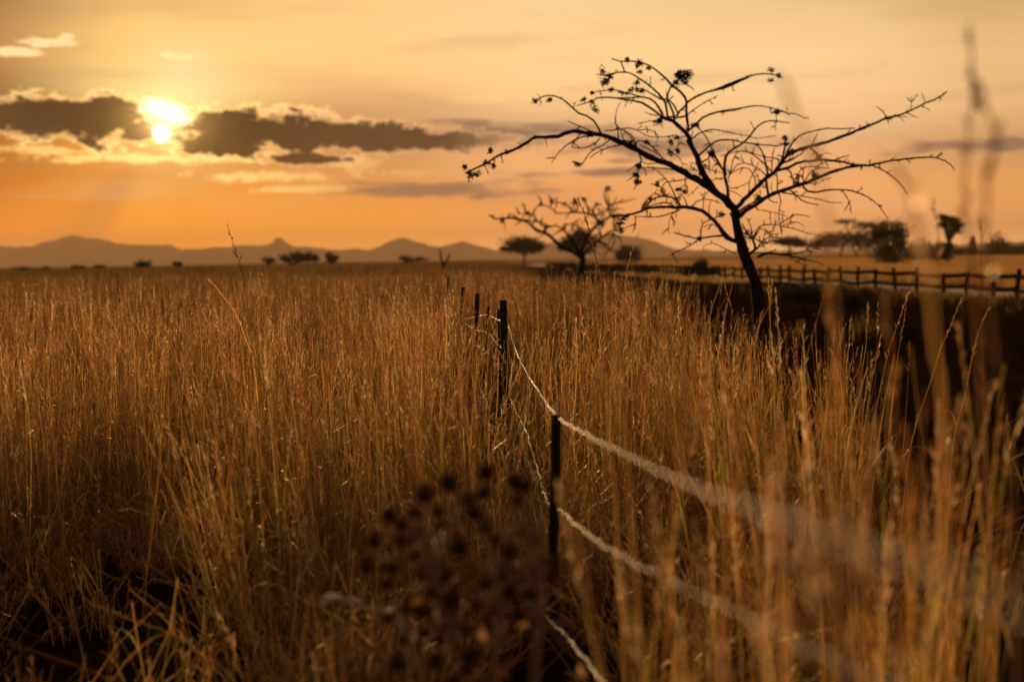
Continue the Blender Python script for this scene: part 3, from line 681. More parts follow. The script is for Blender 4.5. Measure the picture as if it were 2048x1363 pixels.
def big_tree():
    D0 = 17.; m = D0 / F; rnd = random.Random(4); sk = Skeleton(D0, 11, .45)
    base = at(1530, 777, D0); base.z = 0
    root = empty('acacia_tree', base, 'large bare thorny acacia leaning left, standing dark against the sky on the right', 'tree')
    mb = MB()
    tr = [(1532, 800)] + T(7, (470, 1900), (445, 1500), (430, 1150), (405, 950), (345, 780), (275, 610), (225, 430), (190, 260), (150, 130))
    P = sk.path(tr, 1, 1, 0.)
    rad = [17, 15, 13.5, 12.5, 11.5, 11.5, 11.5, 10, 8.8, 9]
    P = [(p, r * m) for (p, _), r in zip(P, rad)]
    P[0] = (Vector((P[0][0].x, P[0][0].y, -.05)), P[0][1])
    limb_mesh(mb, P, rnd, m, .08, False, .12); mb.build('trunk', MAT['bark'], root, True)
    LIMBS = []
    # limb A, long one reaching left
    A = T(3, (1340, 760), (1290, 660), (1220, 590), (1100, 490), (1000, 430), (880, 350), (770, 290), (680, 240), (580, 210), (460, 150), (330, 80), (200, 20)) + \
        T(1, (1390, 755), (1280, 725), (1150, 705), (1050, 695), (980, 710), (920, 735), (820, 742), (730, 745), (660, 785), (590, 825), (520, 860), (440, 885), (380, 920), (330, 950), (250, 995), (170, 1030), (130, 1050))
    LIMBS.append((A, 8., 1.5, -.25, [
        (T(1, (1285, 715), (1260, 660), (1220, 600), (1160, 560), (1100, 540), (1050, 500), (1000, 450), (950, 415), (880, 390), (820, 390), (770, 405), (725, 450)), 2.2, 1.1),
        (T(1, (1260, 715), (1180, 685), (1110, 650), (1000, 605)), 1.5, .8), (T(1, (1220, 735), (1130, 740), (1060, 770), (980, 820), (930, 870), (890, 920), (865, 960)), 1.7, .9),
        (T(1, (1110, 715), (1080, 750), (1040, 820)), 1.2, .7), (T(1, (1280, 750), (1240, 790), (1180, 825), (1100, 835), (1030, 825)), 1.4, .8),
        (T(1, (1360, 765), (1300, 810), (1220, 850), (1180, 890), (1140, 950), (1120, 985)), 1.5, .8), (T(1, (1130, 970), (1090, 965), (1055, 958)), 1.4, 1.),
        (T(1, (1470, 805), (1400, 820), (1300, 850), (1230, 890), (1190, 920)), 1.4, .8), (T(1, (1435, 760), (1430, 690), (1410, 610), (1420, 510), (1460, 440)), 1.2, .6),
        (T(1, (1480, 770), (1465, 720), (1440, 660), (1400, 620)), 1.1, .7), (T(1, (1580, 810), (1540, 740), (1490, 690), (1430, 670)), 1.2, .7),
        (T(2, (420, 1100), (390, 1010), (340, 950), (240, 900)), 1.2, .7), (T(2, (390, 1110), (430, 1030), (540, 1060), (640, 1140), (700, 1220), (720, 1260)), 1.3, .8),
        (T(2, (400, 1090), (330, 1040), (270, 1020)), 1.2, .8),
        (T(2, (60, 920), (200, 905), (330, 885), (420, 910), (500, 960), (600, 990), (700, 990), (860, 965)), 1.0, .8), (T(2, (450, 910), (540, 900), (620, 930), (670, 980), (630, 1060)), 1., .7),
        (T(2, (450, 1080), (560, 1130), (660, 1190), (780, 1270)), 1., .7),
        (T(3, (380, 130), (400, 190), (395, 250), (360, 340), (370, 410), (330, 480)), 1.6, .9), (T(3, (395, 215), (330, 260), (255, 310)), 1.4, .7), (T(3, (390, 250), (440, 290), (450, 350)), 1.1, .7),
        (T(3, (360, 340), (300, 370), (260, 400)), 1.1, .6),
        (T(3, (870, 370), (740, 400), (640, 410), (600, 480), (620, 510)), 1.3, .8), (T(3, (610, 470), (560, 440), (490, 425)), 1.3, .9),
        (T(3, (760, 300), (650, 280), (520, 270), (420, 270)), 1.4, .7), (T(3, (700, 250), (560, 222), (480, 235), (400, 215)), 1.2, .7), (T(3, (700, 120), (780, 180), (800, 230), (795, 280)), .9, .6),
        (T(3, (830, 380), (830, 440), (780, 470), (820, 510)), 1.2, .8), (T(3, (960, 450), (900, 510), (850, 550)), .9, .5)], ))
    B = T(3, (1110, 500), (1050, 400), (1000, 310), (970, 230), (920, 120), (860, 0)) + T(2, (1040, 1080), (1000, 980), (955, 925), (880, 860), (830, 810), (740, 780), (690, 750))
    LIMBS.append((B, 6.6, 3.4, .2, [
        (T(2, (1000, 930), (1000, 870), (985, 780), (980, 680), (985, 600), (965, 540), (920, 480), (860, 430), (810, 390), (740, 320), (690, 270), (620, 220), (560, 180), (480, 145), (400, 130), (320, 125), (240, 135), (190, 120), (130, 100)), 2.9, 1.2),
        (T(2, (985, 600), (1060, 545), (1170, 495), (1310, 455), (1400, 435), (1500, 400), (1600, 350), (1700, 295)) + T(9, (80, 260), (150, 235), (220, 205), (290, 182), (350, 178), (400, 185), (435, 200)), 2.3, 1.4),
        (T(2, (870, 750), (910, 690), (960, 640), (985, 605)), 2.4, 1.9), (T(2, (850, 790), (830, 700), (790, 620), (765, 570), (770, 500), (800, 420), (850, 370), (900, 320)), 2.6, 1.5),
        (T(2, (930, 345), (1000, 400), (1070, 450)), 1.1, .9), (T(2, (880, 710), (850, 640), (800, 580), (760, 560), (690, 560), (620, 520), (540, 470), (480, 440), (420, 440)), 2.0, 1.2),
        (T(2, (770, 780), (760, 680), (740, 600), (700, 540), (670, 500), (600, 440), (520, 370), (440, 320), (390, 285), (330, 260), (280, 255), (200, 255), (100, 280), (0, 290)), 2.4, 1.2),
        (T(2, (280, 250), (260, 190), (240, 140)), 1.5, 1.2), (T(2, (440, 320), (410, 390), (420, 440)), 1.1, .9),
        (T(1, (1420, 195), (1370, 215), (1340, 250), (1305, 305)), 1.1, .8), (T(1, (1350, 212), (1300, 215), (1240, 210)), 1., .8),
        (T(2, (715, 735), (660, 650), (620, 590), (570, 555), (490, 535), (390, 540), (280, 545), (190, 545)), 2.4, 1.3),
        (T(2, (690, 750), (620, 690), (550, 640), (470, 600), (380, 575), (280, 565), (200, 550), (100, 540), (0, 540)) + T(1, (1300, 405), (1250, 410), (1210, 440), (1150, 455), (1080, 475)), 2.4, 1.),
        (T(2, (500, 540), (390, 510), (310, 490), (230, 465), (130, 455), (0, 470)) + T(1, (1210, 365),), 1.4, .9), (T(1, (1210, 440), (1235, 470), (1228, 500)), 1., .8),
        (T(2, (650, 750), (580, 730), (500, 705)), 1.2, .6), (T(2, (680, 790), (560, 810), (420, 835)), 1.2, .5), (T(2, (690, 780), (660, 850), (600, 860)), 1.4, .8), (T(2, (690, 780), (690, 850), (720, 890)), 1.2, .6),
        (T(2, (1010, 910), (1060, 870), (1100, 830), (1170, 770), (1260, 725), (1390, 695), (1500, 680), (1600, 665)) + T(4, (0, 140), (110, 120), (220, 95), (320, 75), (400, 65), (480, 70), (570, 85), (640, 110), (700, 130), (770, 150), (850, 155), (900, 175), (960, 205), (1010, 205)), 2.3, .9),
        (T(4, (640, 120), (640, 180), (645, 240), (630, 300), (635, 350)), .8, .6), (T(4, (760, 150), (770, 100), (750, 70)), .8, .5), (T(4, (690, 120), (740, 140), (790, 165)), 1.5, .9),
        (T(2, (990, 740), (1100, 650), (1180, 600), (1340, 520)), 1.3, .6), (T(2, (870, 770), (930, 760), (975, 750)), 1.9, 1.9), (T(2, (770, 760), (830, 765), (870, 760)), 1.8, 1.8),
        (T(2, (1045, 1010), (1120, 950), (1200, 915), (1290, 905), (1400, 920), (1500, 945), (1600, 965)) + T(4, (300, 405), (400, 435), (500, 425), (640, 405)), 1.5, .7),
        (T(2, (1120, 1200), (1200, 1130), (1250, 1080), (1320, 1035), (1430, 1020), (1560, 1030)) + T(4, (180, 465), (260, 480), (330, 490), (430, 505), (560, 515), (650, 525), (720, 500)), 2., 1.),
        (T(2, (1090, 860), (1160, 930), (1220, 1010), (1260, 1100), (1310, 1200), (1370, 1300)), 1.4, 1.), (T(2, (1140, 1280), (1220, 1240), (1270, 1190), (1260, 1160)), 1.6, 1.1),
        (T(3, (1060, 190), (1070, 260), (1065, 320)), 1.3, .8), (T(3, (980, 240), (930, 230), (870, 220)), 1.2, .7), (T(3, (990, 330), (960, 300), (880, 290)), .9, .5),
        (T(3, (1010, 270), (1120, 300), (1190, 320)), .9, .7), (T(3, (1060, 400), (1130, 380), (1190, 370)), .9, .7), (T(2, (870, 970), (900, 1060), (865, 1130), (790, 1160)), .9, .7), (T(2, (930, 970), (920, 1040), (880, 1080)), .8, .6)]))
    Cc = T(3, (1235, 620), (1245, 540), (1240, 460), (1220, 370), (1200, 300), (1160, 230), (1120, 170), (1080, 120))
    LIMBS.append((Cc, 3.9, 1.6, .4, [
        (T(4, (65, 850), (50, 750), (65, 650), (100, 590), (180, 540), (270, 480), (330, 420), (390, 340), (440, 290), (500, 250), (560, 235), (640, 235), (700, 250), (790, 258)), 3., 1.1),
        (T(4, (40, 800), (-60, 690), (-120, 610), (-140, 600)), 1.4, .9), (T(4, (90, 900), (130, 760), (160, 650), (210, 580)), 1.2, .7), (T(4, (70, 880), (0, 900), (-60, 880)), 1., .7),
        (T(4, (85, 1000), (180, 1000), (260, 970), (330, 930)), .9, .6), (T(4, (85, 1020), (170, 1050), (250, 1100)), 1., .7)]))
    D_ = T(4, (150, 1250), (230, 1180), (310, 1090), (400, 1000), (480, 930), (560, 860), (620, 810), (680, 740), (720, 670), (780, 620), (870, 580), (960, 545), (1050, 525), (1150, 495), (1280, 460), (1400, 410), (1500, 370), (1600, 330), (1700, 290)) + \
        T(5, (720, 455), (800, 420), (880, 385), (970, 345), (1060, 325), (1150, 295), (1240, 250), (1310, 215), (1400, 180), (1460, 150), (1515, 105))
    LIMBS.append((D_, 4.6, 1.5, .3, [
        (T(4, (700, 700), (725, 600), (738, 510), (742, 440)), 2.4, 1.7), (T(4, (740, 640), (790, 540), (830, 480), (900, 410), (1000, 370), (1120, 340), (1220, 325), (1350, 330), (1530, 320)), 1.9, 1.),
        (T(4, (600, 830), (530, 750), (440, 670), (360, 610), (260, 580), (130, 600), (0, 640)), 1.7, .8), (T(4, (545, 850), (520, 740), (500, 640), (470, 570), (430, 520), (390, 505)), 2.1, 1.3),
        (T(4, (520, 850), (450, 790), (370, 740), (280, 715), (200, 735), (150, 790), (110, 850)), 1.3, .7), (T(4, (400, 1000), (400, 900), (370, 830), (330, 780), (260, 765), (180, 800), (100, 860)), 1.2, .7),
        (T(4, (720, 700), (620, 660), (520, 650), (440, 630), (330, 590)), 1.5, .8), (T(4, (330, 1070), (330, 960), (350, 880), (400, 790), (440, 700)), 1.1, .7),
        (T(4, (590, 800), (590, 700), (600, 610), (620, 540)), 1.2, .8), (T(4, (440, 960), (430, 860), (380, 790)), 1., .6), (T(4, (640, 790), (740, 700), (830, 660), (940, 610)), 1.6, .8),
        (T(4, (700, 720), (800, 690), (880, 640), (950, 590), (940, 560)), 1.4, .7), (T(4, (640, 800), (700, 790), (780, 770), (870, 720), (960, 695), (1050, 690), (1120, 680), (1200, 680), (1300, 690), (1400, 705), (1500, 730), (1600, 740), (1700, 740)) +
         T(5, (830, 775), (900, 800), (970, 840), (1040, 890), (1100, 950), (1160, 1040)), 3.2, 1.),
        (T(4, (1020, 540), (1070, 580), (1110, 630), (1120, 670)), 2.2, 1.8), (T(4, (1040, 520), (1080, 430), (1110, 380)), 1.2, .8), (T(4, (1300, 685), (1400, 645), (1470, 630)), 1.4, 1.),
        (T(4, (1080, 770), (1150, 720), (1250, 690)), 1.3, .8), (T(4, (1130, 630), (1200, 600), (1270, 615)), .8, .5),
        (T(5, (970, 345), (930, 285), (880, 240)), 1.2, .9), (T(5, (970, 350), (985, 400)), 1., .6), (T(5, (1060, 330), (1100, 350), (1130, 380)), 1., .6), (T(5, (1185, 275), (1195, 200), (1200, 160)), .8, .6), (T(5, (1320, 210), (1300, 150), (1285, 115)), .8, .6)]))
    Ee = T(4, (190, 1340), (290, 1260), (380, 1200), (460, 1150), (560, 1090), (680, 1040), (800, 990), (900, 965), (990, 935), (1080, 900), (1170, 860), (1260, 820), (1380, 785), (1500, 755), (1600, 745), (1700, 745)) + \
        T(5, (850, 765), (950, 745), (1070, 725), (1200, 712), (1300, 702), (1420, 705), (1500, 735), (1550, 770), (1590, 820))
    LIMBS.append((Ee, 4.8, .9, -.3, [
        (T(5, (205, 965), (250, 1010), (310, 1020), (400, 1005), (500, 995), (600, 1000), (700, 1020), (790, 1060), (860, 1110), (920, 1170), (980, 1260)), 2.2, .8), (T(5, (560, 1000), (600, 1050), (630, 1110), (650, 1220)), 1.2, .6),
        (T(4, (550, 1090), (540, 1000), (520, 900), (525, 840)), 2.5, 2.), (T(4, (840, 980), (830, 900), (800, 820), (760, 790)), 1.9, 1.2), (T(4, (950, 945), (940, 870), (950, 790), (970, 740)), 1.4, .9),
        (T(4, (650, 1045), (650, 960), (650, 860), (640, 800)), 1.4, .9), (T(4, (780, 1010), (860, 1080), (930, 1140), (1000, 1170), (1120, 1190)), 1.7, 1.), (T(4, (700, 1050), (850, 1075), (1000, 1105), (1150, 1130), (1220, 1160), (1380, 1165)), 1.4, .7),
        (T(4, (550, 1120), (600, 1160), (660, 1165)), 1.3, .8), (T(4, (670, 1060), (690, 1150), (670, 1250), (670, 1340)) + T(7, (690, 330), (700, 400)), 1.2, .7), (T(4, (900, 950), (880, 880), (920, 840)), 1.2, .7),
        (T(4, (960, 930), (1000, 860), (1050, 800), (1150, 770), (1250, 780)), 1.3, .8), (T(4, (1120, 880), (1080, 850), (1050, 830)), 3.4, 2.5), (T(4, (850, 950), (870, 870), (940, 770), (1040, 750), (1160, 770)), 1.3, .8),
        (T(4, (190, 1290), (290, 1210), (380, 1160), (450, 1110)), 2.2, 1.5), (T(4, (400, 1150), (390, 1090), (440, 1040)), 1.1, .6), (T(4, (440, 1120), (460, 1050), (450, 1000)), 1.1, .6), (T(4, (600, 1070), (580, 990), (590, 930)), 1., .6),
        (T(4, (400, 1200), (440, 1260)), 1.8, .9), (T(4, (1000, 940), (1080, 960), (1160, 910), (1270, 880)), .9, .5)]))
    Ff = T(3, (1350, 990), (1290, 970), (1230, 950), (1195, 910), (1180, 870), (1120, 790), (1060, 740), (990, 690), (900, 665), (820, 650), (750, 660), (640, 650), (560, 655), (460, 660), (400, 690), (330, 715), (250, 735), (180, 730), (90, 740))
    LIMBS.append((Ff, 5.0, 1.6, -.3, [
        (T(3, (790, 650), (750, 590), (700, 560), (620, 545), (540, 560), (490, 590), (440, 650)), 2.2, 1.3), (T(3, (740, 660), (690, 620), (600, 610), (520, 630), (430, 680)), 1.6, 1.), (T(3, (780, 680), (700, 710), (600, 740), (500, 750), (350, 740)), 1.4, .9),
        (T(3, (745, 590), (720, 520), (670, 420), (600, 340), (550, 290), (480, 260)), 1.4, .7), (T(3, (850, 640), (820, 560), (780, 510)), 1.2, .7), (T(3, (890, 650), (940, 600), (1000, 575), (1080, 580), (1180, 620)), 1.3, .9),
        (T(3, (1210, 930), (1100, 940), (980, 955), (900, 950), (820, 930), (720, 900)), 2.2, 1.1), (T(3, (980, 950), (930, 990), (850, 1040), (760, 1080), (670, 1130)), 1.4, .7), (T(3, (980, 950), (980, 880), (1000, 810), (1060, 780), (1140, 750), (1200, 710)), 1.4, 1.1),
        (T(3, (760, 670), (690, 740), (670, 800), (670, 910)), .9, .6), (T(3, (400, 690), (430, 620), (490, 560), (560, 480)), 1.3, .7), (T(3, (250, 735), (200, 790), (190, 860)), 1.3, .8), (T(3, (1000, 680), (1010, 600), (1000, 540), (970, 510)), 1., .6),
        (T(3, (1060, 730), (1060, 650), (1080, 590)), .9, .6), (T(3, (1290, 970), (1180, 860), (1080, 820), (1000, 850)), 1., .7), (T(3, (1330, 1110), (1180, 1040), (1090, 1000), (1010, 1030), (1000, 1080)), 1.1, .6), (T(3, (350, 740), (340, 820), (320, 900)), 1., .6),
        (T(3, (330, 720), (350, 800), (340, 860)), .8, .5)]))
    G = T(7, (320, 620), (400, 560), (375, 450), (310, 380), (250, 265))
    LIMBS.append((G, 3.4, 1.2, .5, [
        (T(7, (370, 450), (350, 300), (300, 200)), 1.4, .8), (T(7, (380, 420), (450, 300), (560, 280), (690, 290), (700, 400)), 1.5, .8), (T(7, (430, 310), (520, 350), (600, 440)), 1.1, .7), (T(7, (680, 275), (760, 220), (870, 165), (1020, 190)), 1.2, .7),
        (T(7, (700, 300), (800, 250), (900, 260), (960, 300)), 1., .6), (T(7, (700, 300), (830, 320), (930, 360), (1040, 390)), 1., .7), (T(7, (420, 560), (460, 480), (560, 420), (700, 430)), 1.4, .9), (T(7, (330, 560), (280, 470), (300, 360), (350, 330)), 1.3, .8),
        (T(7, (380, 540), (480, 530), (560, 470), (560, 380), (500, 310)), 1.1, .7), (T(7, (400, 560), (480, 500), (500, 400), (620, 330)), 1., .7), (T(7, (280, 420), (400, 440), (480, 490), (520, 560)), 1.3, .8), (T(7, (330, 600), (440, 600), (560, 590), (640, 560)), 1.2, .8),
        (T(7, (450, 110), (560, 130), (700, 160), (780, 200)), .8, .5), (T(7, (570, 140), (575, 270)), .9, .8)]))
    Hh = T(7, (430, 640), (560, 600), (700, 620), (800, 630), (900, 660), (1030, 690), (1180, 730))
    LIMBS.append((Hh, 2.8, .8, .6, [
        (T(7, (700, 610), (850, 610), (1000, 570), (1100, 590)), 1.4, .7), (T(7, (900, 660), (1000, 640), (1080, 520)), 1., .6), (T(7, (430, 930), (550, 960), (680, 940), (830, 960), (920, 1000), (1100, 1010)), 2.2, .9),
        (T(7, (800, 630), (860, 700), (1000, 740)), 1., .6)]))
    for pl, r0, r1, sl_, kids in LIMBS:
        mb = MB(); V, _ = limb_mesh(mb, [(p, r) for p, r in sk.path(pl, r0, r1, sl_)], rnd, m, .12)
        if r0 > 3: twiglets(mb, V[len(V)//3:], rnd, m, 10, 10, 30)
        for k, (q, a, b) in enumerate(kids):
            V, _ = limb_mesh(mb, sk.path(q, a, b), rnd, m, .12)
            twiglets(mb, V, rnd, m, rnd.choice((1, 1, 2, 3)), 8, 24)
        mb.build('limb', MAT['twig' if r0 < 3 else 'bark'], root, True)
    CL = T(2, (300, 110), (450, 125), (420, 190), (440, 250), (540, 210), (920, 300), (900, 260), (960, 320), (860, 370), (120, 300), (60, 370), (420, 440), (350, 465), (470, 470), (250, 490), (120, 455), (685, 780), (670, 820),
             (540, 1050), (810, 1040), (880, 1140), (790, 1160), (1270, 1165), (1070, 850), (430, 370), (870, 980), (350, 1040), (980, 270)) + \
        T(1, (1210, 365), (1145, 415), (1205, 440), (1225, 485), (1350, 220), (1300, 190), (1320, 280), (730, 440), (850, 420), (350, 850), (375, 975), (310, 960), (240, 1060), (175, 1075), (130, 1000), (480, 868), (1075, 965), (1600, 985), (1590, 1060), (1600, 1130)) + \
        T(3, (745, 590), (490, 575), (450, 630), (965, 950), (1030, 250), (370, 250), (350, 340), (350, 400), (560, 440), (610, 490), (780, 480), (830, 500), (1180, 720), (1090, 130), (260, 740), (180, 820), (200, 870), (1000, 345)) + \
        T(9, (374, 158), (410, 185), (370, 213), (402, 375)) + T(4, (742, 440), (740, 500), (650, 140), (1070, 850), (1110, 640), (430, 1090), (780, 580), (470, 1120), (880, 940)) + T(5, (972, 345),)
    rr = random.Random(8)
    for x, y in CL:
        best = min(sk.pts, key=lambda q: (q[0]-x)**2 + (q[1]-y)**2)
        big = 1.7 if 1350 < x < 1376 and 140 < y < 165 else 1.
        c = at(x, y, best[2]); leaf_cluster(c, rr.uniform(6, 11) * m * big, rr, int(40 * big * big), 3.4 * m).build('leaf_cluster', MAT['pod'], root)
big_tree()

def far_tree():
    D0 = 44.; m = D0 / F; rnd = random.Random(14); sk = Skeleton(D0, 21, .5)
    b = at(1166, 617, D0); b.z = 0
    root = empty('acacia_tree', b, 'smaller bare acacia standing farther off between fence and big tree', 'tree')
    mb = MB(); P = sk.path(T(6, (1010, 1260), (990, 1150), (965, 1000), (985, 850), (1005, 770), (985, 700)), 1, 1, 0)
    P = [(p, r * m) for (p, _), r in zip(P, (9, 8, 8.5, 7.5, 6.5, 6))]; P[0] = (Vector((P[0][0].x, P[0][0].y, -.05)), P[0][1])
    limb_mesh(mb, P, rnd, m, .1, False, .2); mb.build('trunk', MAT['bark'], root, True)
    L = [(T(6, (1000, 770), (900, 700), (780, 640), (700, 560), (620, 510), (540, 480), (480, 420), (400, 390), (320, 370), (230, 375), (150, 380), (90, 340)), 4.2, 1.6, [
            T(6, (640, 515), (630, 460), (560, 400), (510, 340), (450, 320), (380, 330)), T(6, (510, 340), (530, 290), (560, 250)), T(6, (450, 320), (430, 260), (440, 230)), T(6, (280, 370), (285, 320)), T(6, (380, 330), (350, 260)), T(6, (560, 400), (500, 400), (430, 380)), T(6, (380, 385), (330, 340), (290, 330))]),
         (T(6, (985, 740), (920, 620), (860, 550), (810, 480), (740, 440), (660, 460)), 3., 1.2, [T(6, (820, 500), (830, 430), (900, 430), (1000, 480)), T(6, (700, 455), (640, 440), (600, 400)), T(6, (900, 600), (930, 520), (1000, 460))]),
         (T(6, (990, 720), (1000, 620), (1060, 520), (1150, 430), (1230, 380), (1290, 340), (1380, 340)), 3.6, 1.5, [T(6, (1260, 365), (1270, 300), (1230, 220), (1210, 150), (1240, 60)), T(6, (1180, 410), (1060, 330), (930, 315), (830, 320), (740, 320), (690, 270), (590, 235)), T(6, (900, 300), (830, 230), (750, 215), (680, 240)),
            T(6, (1100, 340), (1110, 260), (1130, 220)), T(6, (1240, 300), (1260, 240), (1400, 210), (1520, 180)), T(6, (930, 310), (960, 250), (920, 180)), T(6, (600, 235), (590, 190), (560, 150)), T(6, (690, 240), (700, 170)), T(6, (1060, 330), (1050, 260), (1000, 190)), T(6, (1150, 430), (1130, 350), (1180, 330), (1200, 280))]),
         (T(6, (1000, 740), (1090, 640), (1180, 560), (1290, 520), (1310, 600), (1280, 680)), 2.4, 1., [T(6, (1150, 590), (1220, 620), (1270, 700)), T(6, (1290, 520), (1360, 560), (1380, 620)), T(6, (1180, 560), (1160, 480), (1230, 420)), T(6, (1200, 550), (1300, 480), (1420, 470))])]
    for pl, r0, r1, kids in L:
        mb = MB(); V, _ = limb_mesh(mb, sk.path(pl, r0, r1), rnd, m, .15); twiglets(mb, V, rnd, m, 10, 14, 40)
        for q in kids:
            V, _ = limb_mesh(mb, sk.path(q, 2.2, .9), rnd, m, .15); twiglets(mb, V, rnd, m, 5, 12, 34)
        mb.build('limb', MAT['bark'], root, True)
    rr = random.Random(3)
    for x, y in T(6, (640, 455), (470, 320), (600, 235), (1240, 70), (1130, 240), (1010, 180), (1290, 345), (1360, 345), (700, 190), (220, 378), (930, 190), (1180, 420)):
        best = min(sk.pts, key=lambda q: (q[0]-x)**2 + (q[1]-y)**2)
        leaf_cluster(at(x, y, best[2]), 8 * m, rr, 30, 3 * m).build('leaf_cluster', MAT['pod'], root)
far_tree()

# ------------------------------------------------------------------ leafy trees and bushes in the distance
def leafy_tree(label, cx, d, lobes, mat='leaf_dark', name='bush', cat='bush', trunk=None, seed=0, n=2600, size=2.3, branchy=0):
    """lobes: (px, py, rx, ry) seen from the photo's place; each gets the same real depth as its width"""
    rnd = random.Random(seed * 7 + 1); m = d / F
    root = empty(name, (at(cx, 515, d).x, d, 0), label, cat, 'trees and bushes far off along the horizon')
    if name == 'bush' and d >= 150: lobes = lobes + [(a, b + e * .95, c * .95, e) for a, b, c, e in lobes]
    cr = MB(); tot = sum(l[2] * l[3] for l in lobes)
    for px, py, rx, ry in lobes:
        c = at(px, py, d) + Vector((0, rnd.uniform(-.3, .3) * rx * m, 0)); k = int(n * rx * ry / tot)
        sub = [(Vector((rnd.gauss(0, 1), rnd.gauss(0, 1), rnd.gauss(0, 1))).normalized(), rnd.uniform(.55, 1.05), rnd.uniform(.16, .34)) for _ in range(max(7, int(rx * .7)))]
        for _ in range(k):
            dv, rr, sp = rnd.choice(sub); q = dv * rr + Vector((rnd.gauss(0, sp), rnd.gauss(0, sp), rnd.gauss(0, sp)))
            if rnd.random() < .35: q = Vector((rnd.gauss(0, .42), rnd.gauss(0, .42), rnd.gauss(0, .42)))
            p = c + Vector((q.x * rx * m, q.y * rx * m, q.z * ry * m))
            if p.z < .02: p.z = rnd.uniform(.02, .3)
            a = Vector((rnd.gauss(0, 1), rnd.gauss(0, 1), rnd.gauss(0, .7))).normalized(); b = a.orthogonal().normalized(); s = size * m * rnd.uniform(.6, 1.5)
            cr.quad(p - a * s, p + b * s * .6, p + a * s, p - b * s * .6)
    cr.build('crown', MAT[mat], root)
    tb = MB()
    tx, w = trunk or (cx, 2.2)
    low = min(lobes, key=lambda l: -(l[1]))
    foot = Vector((at(tx, 515, d).x, d, -.05)); top = at(lobes[0][0], lobes[0][1], d)
    mid = foot.lerp(top, .45) + Vector((rnd.uniform(-1, 1) * 3 * m, 0, 0))
    limb_mesh(tb, [(foot, w * m), (mid, w * .8 * m), (top, w * .35 * m)], rnd, m, .1, False)
    for px, py, rx, ry in lobes:
        for _ in range(3 + branchy):
            e = at(px + rnd.uniform(-.8, .8) * rx, py - rnd.uniform(-.3, .8) * ry, d + rnd.uniform(-.7, .7) * rx * m)
            j = mid.lerp(e, .5) + Vector((0, 0, .06 * (e - mid).length))
            limb_mesh(tb, [(mid, w * .3 * m), (j, w * .22 * m), (e, .5 * m)], rnd, m, .1, False)
    tb.build('trunk' if name != 'bush' else 'stem', MAT['bark'], root)
    return root
leafy_tree('flat-bottomed dark acacia on the skyline just left of the far bare tree', 1046, 300, [(1045, 488, 36, 15), (1025, 496, 24, 8), (1068, 494, 24, 9)], name='leafy_tree', cat='tree', seed=1, n=3200)
leafy_tree('dark bushy tree right behind the far bare tree trunk', 1164, 250, [(1160, 486, 26, 22), (1135, 492, 16, 14), (1178, 476, 14, 12)], name='leafy_tree', cat='tree', seed=2, n=3000)
leafy_tree('low domed bush on the skyline right of the far bare tree', 1262, 300, [(1260, 502, 26, 11), (1245, 507, 14, 7)], seed=3, n=1800)
leafy_tree('dark bush in front of the rails left of the big tree trunk', 1400, 95, [(1398, 532, 16, 16), (1372, 540, 20, 9), (1425, 542, 18, 9)], seed=4, n=2200)
leafy_tree('wide low dark scrub at the rails beneath the far bare tree', 1150, 110, [(1120, 532, 30, 8), (1170, 536, 36, 9), (1230, 538, 34, 9), (1290, 538, 30, 8)], seed=5, n=3200)
leafy_tree('small flat-topped acacia touching the right side of the big trunk', 1580, 300, [(1578, 482, 28, 8), (1598, 490, 14, 5)], name='leafy_tree', cat='tree', seed=6, n=1800)
leafy_tree('wide rounded grey-brown tree right of the flat-topped acacia', 1680, 400, [(1680, 478, 44, 16), (1640, 488, 30, 10), (1722, 484, 30, 14)], name='leafy_tree', cat='tree', seed=7, n=3800)
leafy_tree('thin see-through acacia canopy rising behind the wide rounded tree', 1715, 410, [(1690, 442, 24, 4), (1730, 450, 26, 7), (1760, 462, 20, 8)], name='leafy_tree', cat='tree', seed=8, n=900, branchy=4)
leafy_tree('tall dark green tree, largest leafy tree in the right distance', 1780, 175, [(1778, 462, 34, 22), (1756, 474, 20, 16), (1800, 478, 20, 18), (1780, 505, 34, 26)], 'leaf_green', 'leafy_tree', 'tree', seed=9, n=5200)
leafy_tree('long dark hedge-like bush joining the dark green tree on its right', 1852, 230, [(1840, 500, 30, 16), (1878, 500, 26, 16), (1888, 512, 16, 12)], seed=10, n=3200)
leafy_tree('small windswept tree with spiky crown near the right edge', 1896, 178, [(1903, 439, 20, 7), (1919, 449, 15, 7), (1886, 434, 8, 6), (1889, 450, 13, 6), (1909, 462, 15, 5), (1897, 492, 12, 9)], name='leafy_tree', cat='tree', trunk=(1894, 2.6), seed=11, n=2600, branchy=4)
leafy_tree('narrow upright dark bush between windswept tree and round bush', 1946, 350, [(1946, 487, 7, 14)], seed=12, n=700)
leafy_tree('round dark bush on the skyline by the right edge', 1994, 400, [(1994, 485, 18, 16), (1984, 494, 14, 10)], seed=13, n=1800)
leafy_tree('low dark scrub meeting the right edge of the photo', 2040, 400, [(2030, 496, 22, 8), (2062, 492, 24, 10)], seed=14, n=1600)
leafy_tree('low scrub spreading under the round bush along the field top', 1950, 420, [(1930, 500, 30, 5), (1990, 500, 30, 5)], seed=15, n=1500)
leafy_tree('small dark dome of a bush alone on the left skyline', 285, 210, [(285, 526, 14, 6)], seed=16, n=500, size=1.9)
leafy_tree('larger dark clump of bushes on the skyline under the pointed peak', 595, 230, [(572, 514, 14, 6), (592, 510, 16, 8), (614, 511, 14, 8), (632, 513, 8, 6)], seed=17, n=1400, size=1.9)
leafy_tree('small round bush just right of the clump under the pointed peak', 663, 230, [(660, 512, 10, 7), (671, 514, 8, 5)], seed=18, n=500, size=1.9)
